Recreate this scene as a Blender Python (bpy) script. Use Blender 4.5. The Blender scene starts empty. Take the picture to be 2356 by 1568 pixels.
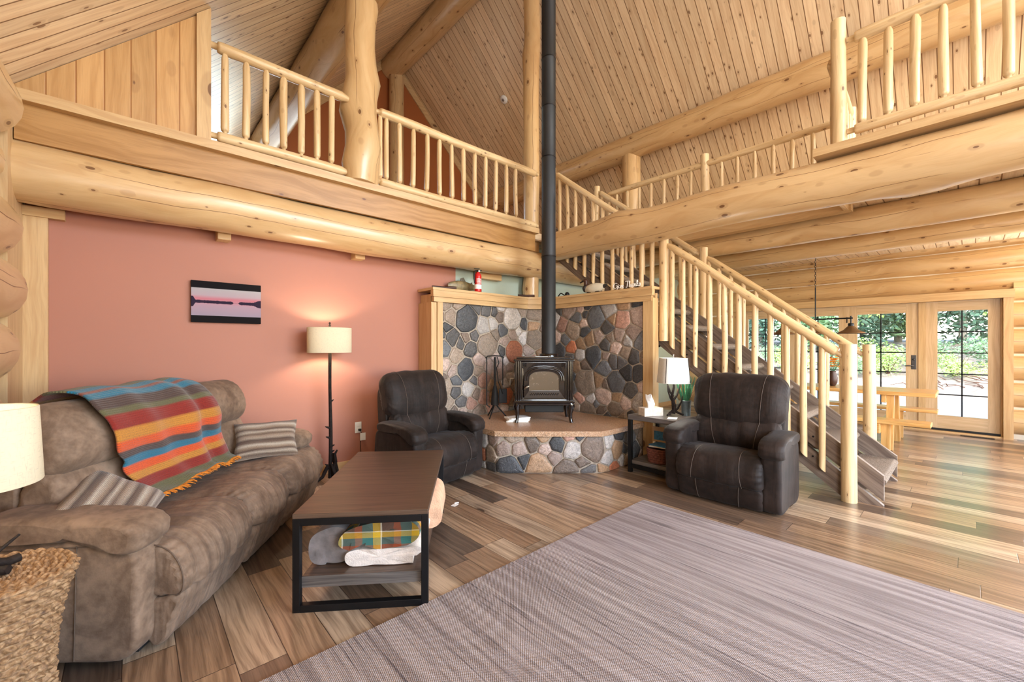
import bpy, bmesh, math, random
from mathutils import Vector, Matrix, noise as mnoise
R = math.radians
PI = math.pi
scene = bpy.context.scene
COL = scene.collection

# ------------------------------------------------------------------ camera, exposure, light
FPX, YAW, HOR, EYE = 960.0, R(47.6), 794.0, 1.35        # focal length in px of the 2356 px frame
cam_d = bpy.data.cameras.new('camera')
cam = bpy.data.objects.new('camera', cam_d)
COL.objects.link(cam)
cam_d.sensor_width = 36.0
cam_d.lens = 36.0 * FPX / 2356.0
cam_d.shift_y = (HOR - 784.0) / 2356.0
cam_d.clip_start = 0.05
cam_d.clip_end = 300
cam.location = (0, 0, EYE)
cam.rotation_euler = (R(90), 0, YAW - R(90))
scene.camera = cam
vs = scene.view_settings
scene.display_settings.display_device = 'sRGB'
vs.view_transform = 'Standard'
vs.look = 'None'
vs.gamma = 1.0
vs.use_curve_mapping = False
vs.exposure = -0.08

world = bpy.data.worlds.new('sky')
scene.world = world
world.use_nodes = True
wn = world.node_tree
for n in list(wn.nodes):
    wn.nodes.remove(n)
wo = wn.nodes.new('ShaderNodeOutputWorld')
wb = wn.nodes.new('ShaderNodeBackground')
sk = wn.nodes.new('ShaderNodeTexSky')
try:
    sk.sky_type = 'NISHITA'
    sk.sun_disc = False
    sk.sun_elevation = R(48)
    sk.sun_rotation = R(200)
except Exception:
    pass
wn.links.new(sk.outputs[0], wb.inputs[0])
wb.inputs[1].default_value = 2.0
wn.links.new(wb.outputs[0], wo.inputs[0])


def light(name, typ, loc, energy, color=(1, 1, 1), rot=(0, 0, 0), size=None, size_y=None, radius=None):
    d = bpy.data.lights.new(name, typ)
    d.energy = energy
    d.color = color
    if typ == 'AREA':
        d.shape = 'RECTANGLE'
        d.size, d.size_y = size, size_y
    if radius is not None:
        d.shadow_soft_size = radius
    o = bpy.data.objects.new(name, d)
    o.location = loc
    o.rotation_euler = rot
    COL.objects.link(o)
    return o


sun = light('sun', 'SUN', (-20, -10, 30), 8.0, (1, .96, .9), (R(6), R(-40), 0))
sun.data.angle = R(2)
# area lamps standing in for daylight at the assumed front glazing behind the camera
light('window_daylight_low', 'AREA', (3.6, -3.85, 1.7), 130, (.88, .94, 1.0), (R(-122), 0, PI), 6.4, 2.0)
light('window_daylight_high', 'AREA', (4.4, -3.85, 4.4), 330, (.93, .96, 1.0), (R(-112), 0, PI), 5.0, 2.2)
# added side fills, then the low window in the far gable of the loft
light('side_fill', 'AREA', (9.2, -2.4, 1.6), 820, (.84, .92, 1.0), (0, R(124), 0), 1.6, 2.2)  # added lamp before the solid dining wall, aimed up to lighten the left ceiling
light('left_fill', 'AREA', (-.66, -2.3, 1.9), 270, (.82, .91, 1.0), (0, R(-104), 0), 1.5, 1.8)  # added lamp at the windowless left wall, brightens the railing beam and stairs
light('loft_daylight', 'AREA', (2.25, 8.92, 4.2), 22, (.84, .92, 1.0), (R(-100), 0, 0), 1.9, 1.3)


# ------------------------------------------------------------------ mesh builder


class MB:
    def __init__(s):
        s.v, s.f, s.uv, s.sm, s.col = [], [], [], [], []

    def add(s, verts, faces, uvs=None, smooth=False, M=None, col=None):
        b = len(s.v)
        for p in verts:
            p = Vector(p)
            s.v.append(M @ p if M else p)
        for i, f in enumerate(faces):
            s.f.append([b + k for k in f])
            s.uv.append(uvs[i] if uvs else [(0, 0)] * len(f))
            s.sm.append(smooth)
            s.col.append(col)
        return s

    def box(s, a, b, M=None, grain=None, bev=0.0):
        """box between corners a and b; uv: u along the longest side in metres"""
        (x0, y0, z0), (x1, y1, z1) = a, b
        x0, x1 = min(x0, x1), max(x0, x1)
        y0, y1 = min(y0, y1), max(y0, y1)
        z0, z1 = min(z0, z1), max(z0, z1)
        if bev > 0:
            return s.bbox((x0, y0, z0), (x1, y1, z1), bev, M, grain)
        vs_ = [(x0, y0, z0), (x1, y0, z0), (x1, y1, z0), (x0, y1, z0), (x0, y0, z1), (x1, y0, z1), (x1, y1, z1), (x0, y1, z1)]
        fs = [(0, 3, 2, 1), (4, 5, 6, 7), (0, 1, 5, 4), (1, 2, 6, 5), (2, 3, 7, 6), (3, 0, 4, 7)]
        g = grain if grain is not None else max(range(3), key=lambda i: (x1 - x0, y1 - y0, z1 - z0)[i])
        uv = []
        for f in fs:
            P = [vs_[k] for k in f]
            ext = [max(p[i] for p in P) - min(p[i] for p in P) for i in range(3)]
            nrm = min(range(3), key=lambda i: ext[i])
            ax = [i for i in range(3) if i != nrm]
            if g in ax:
                u, v = g, [i for i in ax if i != g][0]
            else:
                u, v = ax
            uv.append([(p[u], p[v] + nrm * .37) for p in P])
        return s.add(vs_, fs, uv, False, M)

    def bbox(s, a, b, r, M=None, grain=None):
        """bevelled box"""
        bm = bmesh.new()
        bmesh.ops.create_cube(bm, size=1)
        sz = [b[i] - a[i] for i in range(3)]
        for v in bm.verts:
            v.co = Vector([a[i] + (v.co[i] + .5) * sz[i] for i in range(3)])
        r = min(r, .49 * min(sz))
        bmesh.ops.bevel(bm, geom=bm.edges[:], offset=r, segments=2, affect='EDGES', profile=.5)
        g = grain if grain is not None else max(range(3), key=lambda i: sz[i])
        bm.verts.index_update()
        vs_ = [v.co.copy() for v in bm.verts]
        fs, uv = [], []
        for f in bm.faces:
            fs.append([v.index for v in f.verts])
            n = f.normal
            nrm = max(range(3), key=lambda i: abs(n[i]))
            ax = [i for i in range(3) if i != nrm]
            u, v = (g, [i for i in ax if i != g][0]) if g in ax else ax
            uv.append([(q.co[u], q.co[v] + nrm * .37) for q in f.verts])
        bm.free()
        return s.add(vs_, fs, uv, False, M)

    def rings(s, rings, closed=True, cap=True, smooth=True, uvs=None, M=None, col=None):
        """skin a list of rings of equal length"""
        n, m = len(rings), len(rings[0])
        vs_ = [p for r in rings for p in r]
        fs, uv = [], []
        L = [0.0]
        for i in range(1, n):
            L.append(L[-1] + (Vector(rings[i][0]) - Vector(rings[i - 1][0])).length)
        C = [0.0]
        k = max(range(n), key=lambda i: sum((Vector(rings[i][j]) - Vector(rings[i][0])).length for j in range(m)))
        for j in range(1, m + 1):
            C.append(C[-1] + (Vector(rings[k][j % m]) - Vector(rings[k][j - 1])).length)
        for i in range(n - 1):
            for j in range(m if closed else m - 1):
                j2 = (j + 1) % m
                fs.append((i * m + j, i * m + j2, (i + 1) * m + j2, (i + 1) * m + j))
                uv.append([(L[i], C[j]), (L[i], C[j + 1]), (L[i + 1], C[j + 1]), (L[i + 1], C[j])])
        s.add(vs_, fs, uv, smooth, M, col)
        if cap and closed:
            for r, flip in ((rings[0], True), (rings[-1], False)):
                c = sum((Vector(p) for p in r), Vector()) / m
                P = list(r) + [tuple(c)]
                F = [((j + 1) % m, j, m) if flip else (j, (j + 1) % m, m) for j in range(m)]
                s.add(P, F, [[((P[q][0] + P[q][1]) * .7, P[q][2]) for q in f] for f in F], False, M, col)
        return s

    def tube(s, path, rad, seg=10, M=None, cap=True, col=None, up=None):
        path = [Vector(p) for p in path]
        rr = rad if isinstance(rad, (list, tuple)) else [rad] * len(path)
        out = []
        prev = None
        for i, p in enumerate(path):
            t = (path[min(i + 1, len(path) - 1)] - path[max(i - 1, 0)]).normalized()
            if prev is None:
                a = Vector((0, 0, 1)) if abs(t.z) < .9 else Vector((1, 0, 0))
                x = t.cross(a).normalized()
            else:
                x = (prev - t * prev.dot(t)).normalized()
            prev = x
            y = t.cross(x)
            out.append([p + (x * math.cos(2 * PI * j / seg) + y * math.sin(2 * PI * j / seg)) * rr[i] for j in range(seg)])
        return s.rings(out, True, cap, True, M=M, col=col)

    def lathe(s, prof, seg=32, c=(0, 0, 0), sx=1.0, sy=1.0, M=None, cap=False, col=None):
        out = [[(c[0] + r * sx * math.cos(2 * PI * j / seg), c[1] + r * sy * math.sin(2 * PI * j / seg), c[2] + z) for j in range(seg)] for r, z in prof]
        return s.rings(out, True, cap, True, M=M, col=col)

    def log(s, p0, p1, r0, r1=None, seed=0, seg=18, step=.22, wob=.03, tenon=0.0, knots=0, M=None):
        """a peeled log: radius wanders, centre line wanders, optional thinner tenon ends"""
        r1 = r0 if r1 is None else r1
        p0, p1 = Vector(p0), Vector(p1)
        L = (p1 - p0).length
        t = (p1 - p0) / L
        a = Vector((0, 0, 1)) if abs(t.z) < .9 else Vector((0, 1, 0))
        x = t.cross(a).normalized()
        y = t.cross(x)
        n = max(3, int(L / step))
        rnd = random.Random(seed)
        kn = [(rnd.uniform(0, L), rnd.uniform(0, 2 * PI)) for _ in range(knots)]
        st = [i / n * L for i in range(n + 1)]
        if tenon:
            st = [0, tenon, tenon + .001, tenon + .02] + [q for q in st if tenon + .04 < q < L - tenon - .04] + [L - tenon - .02, L - tenon - .001, L - tenon, L]
        out, uv = [], []
        for q in st:
            rm = r0 + (r1 - r0) * q / L
            k = 1.0
            if tenon:
                e = min(q, L - q)
                k = .55 if e <= tenon else (.86 if e < tenon + .01 else 1.0)
            o = Vector((mnoise.noise((q * 1.1, seed * 3.7, 1)), mnoise.noise((q * 1.1, seed * 3.7, 7)), 0)) * rm * wob * 5
            ring = []
            for j in range(seg):
                th = 2 * PI * j / seg
                rad = rm * k * (1 + wob * 2.2 * mnoise.noise((q * 1.6 + seed, math.cos(th) * .8, math.sin(th) * .8)))
                for (kq, kt) in kn:
                    dd = ((q - kq) / (rm * 1.1)) ** 2 + (((th - kt + PI) % (2 * PI) - PI) / .7) ** 2
                    rad += rm * .3 * math.exp(-dd)
                ring.append(p0 + t * q + x * (o.x + rad * math.cos(th)) + y * (o.y + rad * math.sin(th)))
            out.append(ring)
        m = seg
        vs_ = [p for r in out for p in r]
        fs, uvs = [], []
        for i in range(len(out) - 1):
            for j in range(m):
                fs.append((i * m + j, i * m + (j + 1) % m, (i + 1) * m + (j + 1) % m, (i + 1) * m + j))
                c0, c1 = 2 * PI * j / m * r0, 2 * PI * (j + 1) / m * r0
                uvs.append([(st[i], c0), (st[i], c1), (st[i + 1], c1), (st[i + 1], c0)])
        s.add(vs_, fs, uvs, True, M)
        for r, flip in ((out[0], True), (out[-1], False)):
            c = sum(r, Vector()) / m
            P = list(r) + [c]
            F = [((j + 1) % m, j, m) if flip else (j, (j + 1) % m, m) for j in range(m)]
            s.add(P, F, [[(P[q].dot(x) * .5, P[q].dot(y)) for q in f] for f in F], False, M)
        return s

    def prism(s, poly, z0, z1, M=None, smooth=False, col=None):
        """vertical prism over a 2d polygon (x, y) counter-clockwise"""
        n = len(poly)
        vs_ = [(p[0], p[1], z0) for p in poly] + [(p[0], p[1], z1) for p in poly]
        fs = [tuple(range(n - 1, -1, -1)), tuple(range(n, 2 * n))]
        uv = [[(vs_[k][0], vs_[k][1]) for k in f] for f in fs]
        L = 0
        for i in range(n):
            j = (i + 1) % n
            d = math.hypot(poly[j][0] - poly[i][0], poly[j][1] - poly[i][1])
            fs.append((i, j, n + j, n + i))
            uv.append([(L, z0), (L + d, z0), (L + d, z1), (L, z1)])
            L += d
        return s.add(vs_, fs, uv, smooth, M, col)

    def build(s, name, mat, parent=None, loc=None, rot=None):
        me = bpy.data.meshes.new(name)
        me.from_pydata([tuple(p) for p in s.v], [], s.f)
        me.uv_layers.new(name='UVMap')
        flat = [c for f in s.uv for q in f for c in q]
        me.uv_layers[0].data.foreach_set('uv', flat)
        me.polygons.foreach_set('use_smooth', s.sm)
        if any(c is not None for c in s.col):
            at = me.color_attributes.new('Col', 'FLOAT_COLOR', 'CORNER')
            buf = []
            for f, c in zip(s.f, s.col):
                c = c or (.5, .5, .5)
                for _ in f:
                    buf += [c[0], c[1], c[2], 1.0]
            at.data.foreach_set('color', buf)
        me.materials.append(mat)
        me.update()
        o = bpy.data.objects.new(name, me)
        COL.objects.link(o)
        if parent is not None:
            o.parent = parent
        if loc:
            o.location = loc
        if rot:
            o.rotation_euler = rot
        return o


def tag(o, label, cat, group=None):
    o['label'] = label
    o['category'] = cat
    if group:
        o['group'] = group
    return o


def thing(name, label, cat, loc=(0, 0, 0), rz=0.0, group=None):
    o = bpy.data.objects.new(name, None)
    o.empty_display_size = .1
    COL.objects.link(o)
    o.location = loc
    o.rotation_euler = (0, 0, rz)
    return tag(o, label, cat, group)


def struct(o):
    o['kind'] = 'structure'
    return o


def look(o, label):
    o['label'] = label
    return o


def copy_tree(o, parent=None):
    c = o.copy()
    COL.objects.link(c)
    c.parent = parent
    for ch in o.children:
        copy_tree(ch, c)
    return c


def catmull(pts, n=6, closed=False):
    P = [Vector(p) for p in pts]
    out = []
    m = len(P)
    rng = range(m) if closed else range(m - 1)
    for i in rng:
        p0, p1 = P[(i - 1) % m] if closed or i > 0 else P[0], P[i]
        p2 = P[(i + 1) % m]
        p3 = P[(i + 2) % m] if closed or i + 2 < m else P[-1]
        for k in range(n):
            t = k / n
            out.append(.5 * ((2 * p1) + (p2 - p0) * t + (2 * p0 - 5 * p1 + 4 * p2 - p3) * t * t + (3 * p1 - p0 - 3 * p2 + p3) * t ** 3))
    if not closed:
        out.append(P[-1])
    return out


def soft(mb, prof, x0, x1, r=.05, nsec=14, wr=.0, seed=0, crown=0.0, M=None, n=5, wf=7.0, warp=None):
    """upholstered panel: closed (y, z) profile swept along x, ends rounded in by r (or (r0, r1)), wrinkles wr"""
    pr_ = [(p.x, p.y) for p in catmull([(a, b, 0) for a, b in prof], n, True)]
    cy = sum(p[0] for p in pr_) / len(pr_)
    cz = sum(p[1] for p in pr_) / len(pr_)
    ra, rb = r if isinstance(r, tuple) else (r, r)
    ne = 6
    st = []
    for i in range(ne + 1):
        a = i / ne * PI / 2
        st.append((x0 + ra * (1 - math.cos(a)), ra * (1 - math.sin(a))))
    st += [(x0 + ra + (x1 - x0 - ra - rb) * i / nsec, 0) for i in range(1, nsec)]
    for i in range(ne, -1, -1):
        a = i / ne * PI / 2
        st.append((x1 - rb * (1 - math.cos(a)), rb * (1 - math.sin(a))))
    rings = []
    for x, ins in st:
        ring = []
        f = (x - x0) / (x1 - x0)
        cr = 1 + crown * (4 * f * (1 - f))
        for (y, z) in pr_:
            dy, dz = y - cy, z - cz
            d = math.hypot(dy, dz) or 1
            k = max(.05, (d - ins) / d) * cr
            w = 0
            if wr:
                w = wr * mnoise.noise((x * wf + seed, y * 2.2, z * 2.2 + seed)) * (1 if ins == 0 else .6)
                edge = math.exp(-min(x - x0, x1 - x) / .05)
                w += wr * .6 * edge * math.sin((y * 1.0 + z * 1.3) * 90 + seed)
            p = (x, cy + dy * k + dy / d * w, cz + dz * k + dz / d * w)
            ring.append(warp(f, *p) if warp else p)
        rings.append(ring)
    return mb.rings(rings, True, True, True, M=M)


def prof_line(prof, lo, hi, n=5):
    """points of the smoothed profile between fractions lo and hi of its length (for stitching)"""
    P = [(p.x, p.y) for p in catmull([(a, b, 0) for a, b in prof], n, True)]
    m = len(P)
    a, b = int(lo * m), int(hi * m)
    cy = sum(p[0] for p in P) / m
    cz = sum(p[1] for p in P) / m
    out = []
    for i in range(a, b + 1):
        y, z = P[i % m]
        d = math.hypot(y - cy, z - cz)
        out.append((y + (y - cy) / d * .002, z + (z - cz) / d * .002))
    return out

# ------------------------------------------------------------------ materials


def lin(c):
    """sRGB 0-255 to linear"""
    return tuple(((v / 255) / 12.92 if v / 255 <= .04045 else ((v / 255 + .055) / 1.055) ** 2.4) for v in c[:3]) + (1.0,)


class G:
    """small node-graph helper"""

    def __init__(s, name):
        s.m = bpy.data.materials.new(name)
        s.m.use_nodes = True
        s.t = s.m.node_tree
        s.b = s.t.nodes['Principled BSDF']

    def new(s, typ, **kw):
        n = s.t.nodes.new(typ)
        for k, v in kw.items():
            setattr(n, k, v)
        return n

    def put(s, sock, v):
        if isinstance(v, bpy.types.NodeSocket):
            s.t.links.new(v, sock)
        elif v is not None:
            try:
                sock.default_value = v
            except Exception:
                sock.default_value = (v, v, v)

    def math(s, op, a, b=None, c=None):
        n = s.new('ShaderNodeMath', operation=op)
        for i, v in enumerate((a, b, c)):
            if v is not None:
                s.put(n.inputs[i], v)
        return n.outputs[0]

    def mix(s, f, a, b, mode='MIX'):
        n = s.new('ShaderNodeMix', data_type='RGBA', blend_type=mode)
        s.put(n.inputs[0], f)
        s.put(n.inputs[6], a)
        s.put(n.inputs[7], b)
        return n.outputs[2]

    def uv(s):
        return s.new('ShaderNodeTexCoord').outputs['UV']

    def obj(s):
        return s.new('ShaderNodeTexCoord').outputs['Object']

    def geo(s):
        return s.new('ShaderNodeNewGeometry').outputs['Position']

    def rand(s):
        return s.new('ShaderNodeObjectInfo').outputs['Random']

    def sep(s, v):
        n = s.new('ShaderNodeSeparateXYZ')
        s.put(n.inputs[0], v)
        return n.outputs

    def xyz(s, x=0.0, y=0.0, z=0.0):
        n = s.new('ShaderNodeCombineXYZ')
        for i, v in enumerate((x, y, z)):
            s.put(n.inputs[i], v)
        return n.outputs[0]

    def noise(s, vec, scale=5, detail=3, rough=.5, dist=0.0):
        n = s.new('ShaderNodeTexNoise')
        s.put(n.inputs['Vector'], vec)
        n.inputs['Scale'].default_value = scale
        n.inputs['Detail'].default_value = detail
        n.inputs['Roughness'].default_value = rough
        n.inputs['Distortion'].default_value = dist
        return n.outputs[0]

    def vor(s, vec, scale=5, feature='F1', out=0, rnd=1.0):
        n = s.new('ShaderNodeTexVoronoi', feature=feature)
        s.put(n.inputs['Vector'], vec)
        n.inputs['Scale'].default_value = scale
        n.inputs['Randomness'].default_value = rnd
        return n.outputs[out]

    def white(s, vec):
        n = s.new('ShaderNodeTexWhiteNoise', noise_dimensions='3D')
        s.put(n.inputs['Vector'], vec)
        return n.outputs[0]

    def ramp(s, f, stops, interp='LINEAR'):
        n = s.new('ShaderNodeValToRGB')
        r = n.color_ramp
        r.interpolation = interp
        while len(r.elements) > 1:
            r.elements.remove(r.elements[-1])
        r.elements[0].position, r.elements[0].color = stops[0][0], stops[0][1]
        for p, c in stops[1:]:
            e = r.elements.new(p)
            e.color = c
        s.put(n.inputs[0], f)
        return n.outputs[0]

    def step(s, f, a, b):
        """0 below a, 1 above b"""
        n = s.new('ShaderNodeMapRange')
        n.interpolation_type = 'SMOOTHSTEP'
        s.put(n.inputs[0], f)
        n.inputs[1].default_value, n.inputs[2].default_value = a, b
        n.inputs[3].default_value, n.inputs[4].default_value = 0, 1
        return n.outputs[0]

    def bump(s, h, strength=.3, dist=.01):
        n = s.new('ShaderNodeBump')
        n.inputs['Strength'].default_value = strength
        n.inputs['Distance'].default_value = dist
        s.put(n.inputs['Height'], h)
        s.t.links.new(n.outputs[0], s.b.inputs['Normal'])

    def out(s, color=None, rough=None, metal=None, **kw):
        if color is not None:
            s.put(s.b.inputs['Base Color'], color)
        if rough is not None:
            s.put(s.b.inputs['Roughness'], rough)
        if metal is not None:
            s.put(s.b.inputs['Metallic'], metal)
        for k, v in kw.items():
            s.put(s.b.inputs[k.replace('_', ' ')], v)
        return s.m


def flat(name, c, rough=.5, metal=0.0, var=.0, vs_=8, bump=0.0, bs=60, **kw):
    g = G(name)
    col = lin(c)
    if var:
        n = g.noise(g.obj(), vs_, 3)
        col = g.mix(g.step(n, .3, .7), tuple(v * (1 - var) for v in col[:3]) + (1,), tuple(min(1, v * (1 + var)) for v in col[:3]) + (1,))
    if bump:
        g.bump(g.noise(g.obj(), bs, 2), bump, .005)
    return g.out(col, rough, metal, **kw)


def wood(name, light_, dark, knot=(95, 55, 25), board=0.0, plank=0.0, gap=(90, 60, 30), gapw=.004, kd=.5, crack=False, rough=.38,
         tone=.18, streak=26, coat=0.0, fine=.35, kscale=1.0, hue=None, coatr=.25):
    """wood by uv in metres: u along the grain, v across; optional boards of width `board` and length `plank`"""
    g = G(name)
    x, y, _ = g.sep(g.uv())
    rnd = g.math('MULTIPLY', g.rand(), 37.0)
    L1, D1 = lin(light_), lin(dark)
    if board:
        q = g.math('DIVIDE', y, board)
        bi = g.math('FLOOR', q)
        fr = g.math('SUBTRACT', q, bi)
        br = g.white(g.xyz(bi, rnd, 3.0))
        if plank:
            px_ = g.math('DIVIDE', g.math('ADD', x, g.math('MULTIPLY', br, plank)), plank)
            pi_ = g.math('FLOOR', px_)
            pf = g.math('SUBTRACT', px_, pi_)
            br = g.white(g.xyz(bi, pi_, rnd))
        off = g.math('ADD', rnd, g.math('MULTIPLY', br, 91.0))
    else:
        br = None
        off = rnd
    xo = g.math('ADD', x, off)
    yo = g.math('ADD', y, g.math('MULTIPLY', off, .31))
    wob = g.noise(g.xyz(g.math('MULTIPLY', xo, 1.1), g.math('MULTIPLY', yo, 2.0), 0.0), 1.0, 2)
    grain = g.noise(g.xyz(g.math('MULTIPLY', xo, 1.3), g.math('ADD', g.math('MULTIPLY', yo, float(streak)), g.math('MULTIPLY', wob, 5.0)), 0.0), 1.0, 4, .6)
    col = g.mix(g.step(grain, .36, .68), L1, D1)
    f2 = g.noise(g.xyz(g.math('MULTIPLY', xo, 5.0), g.math('MULTIPLY', yo, 140.0), 0.0), 1.0, 2)
    col = g.mix(g.math('MULTIPLY', g.step(f2, .5, .75), fine), col, tuple(v * .72 for v in D1[:3]) + (1,))
    if br is not None:
        if hue:
            col = g.mix(1.0, col, g.ramp(br, hue), 'MULTIPLY')
        else:
            k = g.math('ADD', 1 - tone, g.math('MULTIPLY', br, 2 * tone))
            col = g.mix(1.0, col, g.xyz(k, k, k), 'MULTIPLY')
    # knots: sparse cells
    kv = g.xyz(g.math('MULTIPLY', xo, 2.6 * kscale), g.math('MULTIPLY', yo, 5.2 * kscale), 0.0)
    kd_ = g.vor(kv, 1.0, 'F1', 0)
    kc = g.vor(kv, 1.0, 'F1', 1)
    r_, gg_, _b = g.sep(kc)
    size = g.math('MULTIPLY', g.math('MULTIPLY', g.math('LESS_THAN', r_, kd), .14), g.math('ADD', .35, gg_))
    inside = g.math('SUBTRACT', 1.0, g.step(g.math('SUBTRACT', kd_, size), -.012, .012))
    halo = g.math('SUBTRACT', 1.0, g.step(g.math('SUBTRACT', kd_, g.math('MULTIPLY', size, 2.4)), -.1, .0))
    has = g.math('LESS_THAN', r_, kd)
    col = g.mix(g.math('MULTIPLY', g.math('MULTIPLY', halo, has), .3), col, lin(tuple(.5 * a + .5 * b for a, b in zip(dark, knot))))
    col = g.mix(g.math('MULTIPLY', g.math('MULTIPLY', inside, has), .85), col, lin(knot))
    h = g.math('MULTIPLY', grain, .3)
    if board:
        e = g.math('MULTIPLY', g.math('MINIMUM', fr, g.math('SUBTRACT', 1.0, fr)), board)
        if plank:
            e = g.math('MINIMUM', e, g.math('MULTIPLY', g.math('MINIMUM', pf, g.math('SUBTRACT', 1.0, pf)), plank))
        line = g.step(e, gapw * .4, gapw)
        col = g.mix(line, lin(gap), col)
        h = g.math('ADD', h, line)
    if crack:
        c0 = g.math('SUBTRACT', g.math('FRACT', g.math('ADD', g.math('MULTIPLY', y, 5.2), g.math('ADD', g.rand(), g.math('MULTIPLY', wob, .5)))), .5)
        ck = g.step(g.math('ABSOLUTE', c0), .004, .016)
        ck = g.math('MAXIMUM', ck, g.step(g.noise(g.xyz(g.math('MULTIPLY', xo, .6), g.math('FLOOR', g.math('MULTIPLY', y, 5.2)), 7.0), 1.0, 1), .50, .56))
        col = g.mix(ck, lin((110, 70, 32)), col)
        h = g.math('ADD', h, ck)
    g.bump(h, .25, .004)
    return g.out(col, rough, Coat_Weight=coat, Coat_Roughness=coatr)


M = {}
M['log'] = wood('log_wood', (208, 175, 128), (194, 157, 109), crack=True, kd=.5, rough=.33, streak=9, coat=.35, kscale=2.3, fine=.18)
M['rail'] = wood('rail_wood', (220, 192, 147), (203, 169, 121), kd=.5, rough=.42, streak=30, coat=.15, kscale=4.0)
M['trim'] = wood('trim_wood', (204, 171, 124), (188, 151, 104), kd=.12, rough=.42, streak=22)
M['beamboard'] = wood('fascia_wood', (178, 134, 80), (156, 112, 60), kd=.2, rough=.42, streak=16)
M['ceil'] = wood('ceiling_boards', (228, 203, 164), (212, 180, 140), knot=(112, 72, 42), board=.135, gap=(120, 84, 52), gapw=.007, kd=.6, tone=.1, rough=.4, kscale=2.6)
M['knee'] = wood('knee_wall_boards', (192, 150, 98), (174, 130, 78), board=.14, gap=(150, 100, 50), gapw=.006, kd=.4, tone=.1, rough=.4, kscale=1.8)
M['doorw'] = wood('door_wood', (212, 184, 146), (194, 162, 122), kd=.05, rough=.42, streak=30)
M['string'] = wood('stringer_wood', (132, 116, 104), (94, 78, 68), knot=(40, 28, 22), kd=.1, rough=.5, streak=40)
M['floor'] = wood('floor_planks', (198, 183, 168), (140, 124, 110), knot=(58, 40, 30), board=.178, plank=1.22, gap=(60, 44, 34), gapw=.0025, kd=.22, rough=.34, fine=.5, streak=34, coat=.6, coatr=.2,
                  hue=[(0, lin((120, 110, 104))), (.2, lin((160, 146, 134))), (.42, lin((196, 174, 152))), (.62, lin((226, 204, 178))), (.8, lin((255, 244, 224))), (.9, lin((255, 248, 232))), (1, lin((150, 138, 130)))], kscale=.8)
M['picnic'] = wood('picnic_wood', (224, 178, 112), (196, 144, 78), kd=.2, rough=.3, coat=.3)
M['ttop'] = wood('table_top_wood', (96, 76, 62), (66, 50, 40), knot=(60, 42, 30), kd=0.0, rough=.36, streak=60, fine=.7)
M['tgrey'] = wood('shelf_wood', (104, 98, 94), (70, 66, 64), knot=(50, 46, 44), kd=0.0, rough=.5, streak=60, fine=.7)
M['tside'] = wood('side_table_wood', (112, 108, 106), (74, 66, 62), knot=(50, 46, 44), kd=0.0, rough=.32, streak=40, fine=.6)


def paint(name, c):
    g = G(name)
    n = g.noise(g.geo(), 1.4, 3)
    g.bump(g.noise(g.geo(), 220, 2), .08, .002)
    return g.out(g.mix(n, tuple(v * .96 for v in lin(c)[:3]) + (1,), tuple(min(1, v * 1.04) for v in lin(c)[:3]) + (1,)), .62)


M['pink'] = paint('pink_paint', (168, 112, 92))
M['green'] = paint('sage_paint', (176, 190, 176))
M['rust'] = paint('rust_paint', (158, 88, 38))
M['chink'] = flat('chinking', (222, 214, 196), .8, var=.06, bump=.2)


def suede(name, a, b, rough=.75, gather=.0):
    g = G(name)
    o = g.obj()
    n = g.noise(o, 5, 4, .62, .6)
    n2 = g.noise(o, 28, 3, .6)
    f = g.step(g.math('ADD', g.math('MULTIPLY', n, .7), g.math('MULTIPLY', n2, .3)), .34, .68)
    h = g.math('MULTIPLY', g.noise(o, 160, 2), .12)
    if gather:
        x, y, _ = g.sep(g.uv())
        w = g.noise(g.xyz(g.math('MULTIPLY', x, 26.0), g.math('MULTIPLY', y, 3.2), 0.0), 1.0, 2, .5, .4)
        h = g.math('ADD', h, g.math('MULTIPLY', g.step(w, .3, .7), gather))
    g.bump(h, .8, .006)
    return g.out(g.mix(f, lin(a), lin(b)), rough, Sheen_Weight=.05, Sheen_Roughness=.5, Specular_IOR_Level=.22)


M['sofa'] = suede('taupe_suede', (98, 79, 64), (144, 121, 102))
M['sofag'] = suede('gathered_suede', (98, 79, 64), (144, 121, 102), gather=1.0)
M['recl'] = suede('brown_suede', (26, 20, 18), (47, 37, 33), .6, gather=.3)
M['seam'] = flat('stitch_thread', (96, 84, 76), .85)
M['sseam'] = flat('taupe_piping', (92, 75, 62), .8)
M['black'] = flat('black_metal', (30, 30, 32), .42, .6, var=.12)
M['pipe'] = flat('stovepipe_black', (42, 43, 45), .55, .3, var=.08, vs_=3)
M['bark'] = flat('bark_iron', (30, 22, 19), .75, 0, var=.4, vs_=40, bump=.6, bs=70, Specular_IOR_Level=.25)
M['white'] = flat('white_plastic', (232, 230, 224), .4)
M['steel'] = flat('grey_metal', (150, 150, 148), .35, .9)
M['ebony'] = flat('stove_enamel', (16, 9, 9), .14, .0, var=.15, Coat_Weight=.6, Coat_Roughness=.06)
M['dark'] = flat('soot_black', (14, 13, 13), .7)
M['firebox'] = flat('firebox_ash', (84, 72, 60), .6, var=.35, vs_=12)


def glassy():
    g = G('window_glass')
    n = g.new('ShaderNodeBsdfTransparent')
    n.inputs[0].default_value = (.96, .98, .97, 1)
    s = g.new('ShaderNodeBsdfGlossy')
    s.inputs['Roughness'].default_value = .02
    mx = g.new('ShaderNodeMixShader')
    fr = g.new('ShaderNodeFresnel')
    fr.inputs[0].default_value = 1.45
    g.t.links.new(g.math('MULTIPLY', fr.outputs[0], .7), mx.inputs[0])
    g.t.links.new(n.outputs[0], mx.inputs[1])
    g.t.links.new(s.outputs[0], mx.inputs[2])
    g.t.links.new(mx.outputs[0], g.t.nodes['Material Output'].inputs[0])
    return g.m


M['glass'] = glassy()


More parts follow.
